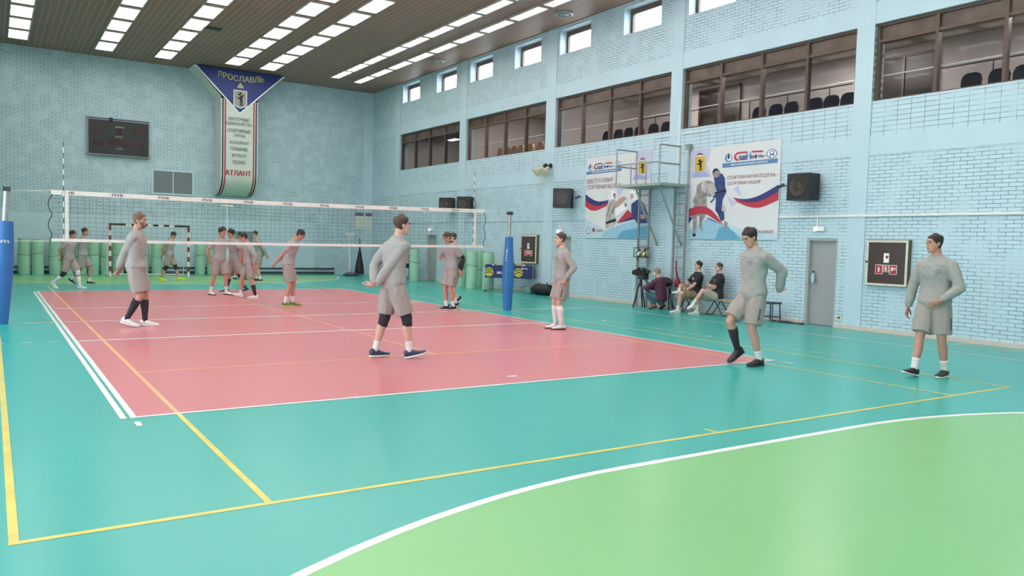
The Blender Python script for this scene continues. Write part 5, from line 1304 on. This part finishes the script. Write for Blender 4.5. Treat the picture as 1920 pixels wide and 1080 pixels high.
        fd = V((math.cos(fy) * math.cos(pit), math.sin(fy) * math.cos(pit), math.sin(pit))); sv = V((-math.sin(fy), math.cos(fy), 0)); uv_ = fd.cross(sv)
        FM_ = lambda p: an[i] + fd * p[0] + sv * p[1] + uv_ * p[2]
        def shoe_rings(data, n=16):
            rings = []
            for xx, hw, z0, z1 in data:
                ring = []
                for k in range(n):
                    a = 2 * PI * k / n; cc, ss = math.cos(a), math.sin(a)
                    zz = z0 + (z1 - z0) * (.5 + .5 * ss) if ss > 0 else z0 + (z1 - z0) * .5 * (1 + ss) * .6
                    ring.append(FM_((xx, hw * (abs(cc) ** .75) * (1 if cc > 0 else -1) + .006 * sd_ * -1 * max(0, xx) * 4, zz)))
                rings.append(ring)
            return rings
        q = MB(); q.loft(shoe_rings([(-.082, .018, -.06, -.01), (-.072, .034, -.065, .018), (-.04, .041, -.065, .035), (.0, .044, -.065, .034), (.04, .046, -.065, .012), (.09, .050, -.065, -.014), (.14, .052, -.065, -.028), (.18, .045, -.065, -.036), (.205, .028, -.062, -.042), (.213, .012, -.058, -.048)]))
        sh_m = shoes[i] if isinstance(shoes, tuple) else (shoes or M_shb)
        so = fin(q, 'shoe', sh_m, sm=50)
        q = MB(); q.loft(shoe_rings([(-.088, .022, -.083, -.055), (-.075, .040, -.085, -.055), (-.03, .045, -.085, -.058), (.05, .047, -.085, -.060), (.12, .054, -.085, -.060), (.17, .050, -.085, -.058), (.205, .034, -.082, -.054), (.220, .014, -.076, -.052)])); fin(q, 'sole', sole or M_soleW, parent=so, sm=50)
    return root
BEHIND = (((-.215, .05, .985), (-.6, .5, .1)), ((-.215, -.05, .985), (-.6, -.5, .1)))
HD_B = ((-.3, -.5, -.5), (-.3, .5, -.5)); HN_B = ((-1, 0, .2), (-1, 0, .2))
def walk(a, b): return ((( a, .10, 0), 4, 0), ((b, -.10, 0), -4, 0))
def F(px, py): p = onZ(px, py); return p.x, p.y
IR = -33       # facing picture right
def face(az): return IR + az      # 0 right, 90 away, 180 left, 270 towards the camera
def at(px, py, dx=0): return F(px, py)

# --- near players
x, y = F(735, 671)
person('player seen from behind on the red court with black knee sleeves', x, y, face(28), 2.07, lean=7, head=(2, -14), twist=14, feet=(((-.19, .12, 0), 8, 0), ((.22, -.13, .0), -12, 14)),
       hands=(((-.23, .09, .97), (-.5, .6, .1)), ((-.25, -.03, .95), (-.5, -.6, .1))), hdir=((-.6, .1, -.1), (-.7, .3, -.2)), hnrm=((0, -.3, 1), (0, .3, 1)), hair='brown', hairlen=.7, sk=SK_B, kneepads=(M_knee, M_knee), socks=((.13, M_sockw), (.13, M_sockw)), shoes=M_shn, sole=M_soleW, short=.87, vox=.0075, seed=11)
x, y = F(1405, 684)
person('player in long sleeves stepping over the near right court corner with head bowed', x, y, face(205), 2.06, pel=(0, .02, .985), lean=3, head=(30, -6), feet=(((-.06, .11, 0), 8, 0), ((.12, -.13, .055), 2, -28)), knee=((1, 0, 0), (1, 0, 0)),
       hands=(((-.28, .20, 1.01), (-.7, .4, 0)), ((-.16, -.24, .98), (-.5, -.6, .1))), hdir=((-.35, -.35, .05), (-.2, 0, -.8)), hnrm=((-.2, -.4, 1), (-1, .3, 0)), hair='dark', hairlen=.6, sk=SK_A, socks=((.13, M_sockw), (.34, M_sockb)), shoes=M_shb, sole=M_soleD, badge='club', stripe=True, short=.87, vox=.0075, seed=5)
x, y = F(1745, 706)
person('player in long sleeves walking at the far right by the fire cabinet, head turned left', x, y, face(222), 1.99, lean=3, head=(4, -38), feet=(((-.10, .13, 0), -2, 0), ((.24, -.14, .0), -18, 13)),
       hands=(((.20, .14, 1.02), (-.4, 1, -.2)), ((.02, -.33, .90), (-.5, -.5, .1))), hdir=((.35, -.5, -.3), (.1, -.1, -1)), hnrm=((-.6, -.4, .3), (.1, 1, 0)), hair='dark', hairlen=.25, sk=SK_C, socks=((.15, M_sockw), (.15, M_sockw)), shoes=M_shb, sole=M_soleW, badge='club', stripe=True, short=.87, vox=.0075, seed=8)
x, y = F(255, 612)
person('bearded player with dark high socks on the left of the red court, hands behind back', x, y, face(8), 2.08, lean=2, head=(6, -4), feet=(((.12, .09, 0), 2, 0), ((-.10, -.09, .02), -4, -14)), hands=(((-.24, .06, .96), (-.5, .5, .1)), ((-.26, -.04, .95), (-.5, -.5, .1))), hdir=HD_B, hnrm=HN_B, hair='fair', hairlen=.5, beard=True, sk=SK_C,
       socks=((.36, M_sockb), (.36, M_sockb)), shoes=M_shw, sole=M_soleW, short=.87, vox=.0085, seed=3)
x, y = F(1051, 617)
person('player with high white socks standing by the right sideline, one hand at his pocket', x, y, face(196), 1.95, lean=2, head=(3, -4), feet=(((.02, .10, 0), 6, 0), ((.08, -.09, 0), -4, 0)), hands=(((.03, .26, .98), (-.9, .5, 0)), ((.05, -.27, .96), (-.7, -.6, 0))), hdir=((.3, -.3, -.6), (.3, .2, -.8)), hnrm=((0, -1, 0), (0, 1, 0)), hair='brown', hairlen=.6, sk=SK_B,
       socks=((.38, M_sockw), (.38, M_sockw)), shoes=(M_shw, M_shw), sole=M_soleD, badge='club', stripe=True, short=.84, vox=.0085, seed=14)
# --- players beyond the net
x, y = F(541, 574)
person('player in yellow-soled green shoes bowing forward beyond the net, hands behind back', x, y, face(8), 1.99, pel=(-.02, 0, 1.0), lean=20, head=(38, 0), feet=(((.08, .09, 0), 6, 0), ((-.06, -.09, 0), -4, 0)), hands=(((-.30, .05, 1.02), (-.4, .5, .6)), ((-.30, -.05, 1.02), (-.4, -.5, .6))), hdir=HD_B, hnrm=HN_B, hair='dark', hairlen=.4, sk=SK_C, shirt='short',
       socks=((.15, M_sockw), (.15, M_sockw)), shoes=M_shg, sole=M_soleY, stripe=True, short=.87, vox=.010, seed=21)
x, y = F(844, 581)
person('player with black collar and black arm sleeve looking down at the far right sideline', x, y, face(222), 1.98, lean=5, head=(34, -16), feet=(((-.03, .07, 0), 0, 0), ((.07, -.07, 0), -6, 0)), hands=(((-.10, .26, .95), (-.8, .5, 0)), ((.22, -.12, 1.22), (-.3, -1, -.6))), hdir=((0, 0, -1), (.4, .5, .2)), hnrm=((0, -1, 0), (0, .3, 1)), hair='brown', hairlen=.35, sk=SK_C, shirt='short',
       sleeves=(M_knee, None), collar=M_knee, socks=((.14, M_sockw), (.14, M_sockw)), shoes=M_shb, sole=M_soleW, stripe=True, short=.87, vox=.010, seed=23)
x, y = F(851, 574)
person('dark-sleeved player half hidden behind the one with the black collar', x, y, face(200), 1.96, lean=3, head=(8, 0), feet=(((-.02, .09, 0), 0, 0), ((-.12, -.10, .06), 0, -35)), hands=(((-.02, .25, .98), (-.6, .5, 0)), ((.14, -.26, 1.02), (-.8, -.5, 0))), hair='brown', hairlen=.3, sk=SK_B, shirt='short', sleeves=(M_knee, M_sockn),
       socks=((.14, M_sockw), (.14, M_sockw)), shoes=M_shb, sole=M_soleW, short=.87, vox=.010, seed=24)
x, y = F(411, 553)
person('curly-haired player in white socks facing right in the group of players beyond the net', x, y, face(-30), 1.96, lean=6, head=(16, 6), feet=(((.10, .17, 0), 10, 0), ((-.14, -.17, 0), -10, 0)), hands=(((-.16, .14, .97), (-.5, .6, .1)), ((-.14, -.20, .97), (-.5, -.7, .1))), hair='dark', hairlen=1.1, sk=SK_C, shirt='short', socks=((.15, M_sockw), (.15, M_sockw)), shoes=M_shw, sole=M_soleD, short=.87, vox=.010, seed=31)
x, y = F(439, 549)
person('player with black knee pad leaning his head to the curly-haired player beyond the net', x, y, face(212), 1.93, lean=6, head=(14, 6), feet=(((-.30, .12, .0), 14, -12), ((.20, -.12, 0), -8, 0)), hands=(((-.20, .16, .97), (-.6, .6, .1)), ((-.20, -.10, .97), (-.5, -.6, .1))), hair='dark', hairlen=1.0, sk=SK_C, shirt='short', kneepads=(M_knee, None), socks=((.10, M_sockn), (.32, M_sockb)), shoes=M_shn, sole=M_soleW, short=.87, vox=.010, seed=32)
x, y = F(467, 559)
person('long-sleeved player with one dark sock walking left beyond the net', x, y, face(200), 1.83, lean=8, head=(30, -12), feet=(((-.16, .10, 0), 4, 0), ((.26, -.11, .02), -4, 16)), hands=(((-.12, .24, .96), (-.7, .5, 0)), ((-.20, -.06, .97), (-.5, -.6, .1))), hair='dark', hairlen=.5, sk=SK_C, shirt='long', socks=((.30, M_sockb), (.10, M_sockw)), shoes=M_shw, sole=M_soleW, short=.84, vox=.010, seed=33)
x, y = F(448, 525)
person('player mostly hidden behind the two facing each other beyond the net', x, y, face(330), 1.88, lean=3, head=(8, 0), feet=(((.16, .10, 0), 0, 0), ((-.12, -.10, 0), 0, 0)), hair='dark', hairlen=.5, sk=SK_A, shirt='long', socks=((.12, M_sockw), (.12, M_sockw)), shoes=M_shb, sole=M_soleW, short=.87, vox=.011, seed=34)
x, y = F(486, 528)
person('player in black shoes with his back turned, farthest of the group beyond the net', x, y, face(192), 1.95, lean=12, head=(12, 40), twist=6, feet=(((-.04, .09, 0), 0, 0), ((.10, -.10, 0), -4, 8)), hands=(((-.26, .12, .98), (-.5, .6, .1)), ((-.22, -.04, .98), (-.5, -.6, .1))), hair='dark', hairlen=.5, sk=SK_B, shirt='long', socks=((.12, M_sockw), (.12, M_sockw)), shoes=M_shb, sole=M_soleW, short=.87, vox=.011, seed=35)
x, y = F(318, 526)
person('player in neon yellow shoes walking in front of the goal, head bowed', x, y, face(6), 1.88, lean=6, head=(34, 0), feet=(((.34, .09, .0), 2, 10), ((-.28, -.09, 0), -4, 0)), hands=BEHIND, hdir=HD_B, hnrm=HN_B, hair='dark', hairlen=.5, sk=SK_A, shirt='short', pel=(0, 0, .965), kneepads=(M_knee, M_knee), socks=((.10, None), (.10, None)), shoes=M_neon, sole=M_neon, short=.83, vox=.011, seed=41)
x, y = F(130, 541)
person('player with white knee pad and long white socks at the far left', x, y, face(4), 1.80, lean=7, head=(10, 0), pel=(0, 0, .955), feet=(((.28, .09, 0), 2, 0), ((-.42, -.09, .03), -4, -38)), hands=BEHIND, hdir=HD_B, hnrm=HN_B, hair='dark', hairlen=.5, sk=SK_C, shirt='short', kneepads=(M_sockw, M_knee), socks=((.30, M_sockw), (.30, M_sockw)), shoes=M_shw, sole=M_soleW, short=.87, vox=.011, seed=42)
x, y = F(155, 533)
person('player with one black arm sleeve walking at the far left before the green mats', x, y, face(4), 1.88, lean=4, head=(6, 0), pel=(0, 0, .97), feet=(((.18, .09, 0), 2, 0), ((-.30, -.09, .02), -4, -30)), hands=(((-.06, .26, .96), (-.8, .5, 0)), ((-.20, -.18, .97), (-.6, -.5, .1))), hair='dark', hairlen=.45, sk=SK_C, shirt='short', sleeves=(None, M_knee), socks=((.14, M_sockw), (.14, M_sockw)), shoes=M_shb, sole=M_soleW, short=.87, vox=.011, seed=43)
# --- people by the wall
g2 = 'people by the right wall'
person('crouching cameraman in a purple sweater and jeans with a white face mask', 14.18, 8.02, 96, 1.80, pel=(-.16, 0, .33), lean=14, head=(2, 2), feet=(((.02, .12, 0), 8, -18), ((-.10, -.13, .0), -8, -34)), knee=((1, .15, .5), (1, -.25, .3)), hands=(((.42, .10, .62), (-.3, .8, -.6)), ((.40, -.04, .60), (-.3, -.8, -.6))), hdir=((.6, -.2, -.1), (.6, .3, -.1)), hair='grey', hairlen=.05, sk=SK_B, shirt='long', top=M_purple, bottom=M_jean, pants=True, mask=True, shoes=M_shbr, sole=M_soleD, vox=.0085, group=g2, seed=51)
person('seated man in a black T-shirt and khaki shorts, ankle crossed on his knee', 14.42, 6.82, 150, 1.86, pel=(0, 0, .515), lean=-6, head=(-2, 2), feet=(((.50, .09, 0), 0, 0), ((.50, .10, .50), 20, 5)), knee=((.3, .1, 1), (.2, -.9, .5)), hands=(((.30, .10, .60), (-.2, 1, .1)), ((.30, -.10, .62), (-.2, -1, .1))), hdir=((.5, -.6, -.2), (.5, .6, -.2)), hair='dark', hairlen=.4, sk=SK_B, shirt='short', top=M_tee, bottom=M_khaki, short=.86, socks=((.12, M_sockw), (.12, M_sockw)), shoes=M_shw, sole=M_soleW, badge='tee', vox=.0085, group=g2, seed=52)
person('seated man in a black T-shirt and beige shorts with folded arms and white socks', 14.42, 6.08, 152, 1.84, pel=(0, 0, .51), lean=-4, head=(2, 6), feet=(((.66, -.02, .17), 30, -12), ((.52, -.10, 0), -4, 0)), knee=((.6, -.1, .8), (.3, -.1, 1)), hands=(((.20, -.13, .80), (-.1, 1, -.4)), ((.24, .13, .78), (-.1, -1, -.4))), hdir=((.1, -.8, .1), (.1, .8, .1)), hair='brown', hairlen=.15, sk=SK_B, shirt='short', top=M_tee, bottom=M_beige, short=.84, socks=((.16, M_sockw), (.18, M_sockw)), shoes=M_shw, sole=M_soleW, badge='number', vox=.0085, group=g2, seed=53)
EXPOSURE = 0.12
# ================================================================== camera, daylight, view
cd_ = bpy.data.cameras.new('camera'); cam = bpy.data.objects.new('camera', cd_); COL.objects.link(cam)
cd_.sensor_width = 36.; cd_.lens = 36. * FPX / 1920; cd_.clip_end = 200; cd_.clip_start = .05
m3 = Matrix((_Rw2c[0], -V(_Rw2c[1]), -V(_Rw2c[2]))).transposed()
cam.matrix_world = Matrix.Translation(CAM) @ m3.to_4x4()
SC.camera = cam
W = bpy.data.worlds.new('sky'); SC.world = W; W.use_nodes = True
bg = W.node_tree.nodes['Background']; bg.inputs[0].default_value = (.86, .93, 1.0, 1); bg.inputs[1].default_value = 9.5
vs_ = SC.view_settings
SC.display_settings.display_device = 'sRGB'
vs_.view_transform = 'Standard'; vs_.look = 'None'; vs_.gamma = 1.0; vs_.use_curve_mapping = False
vs_.exposure = EXPOSURE
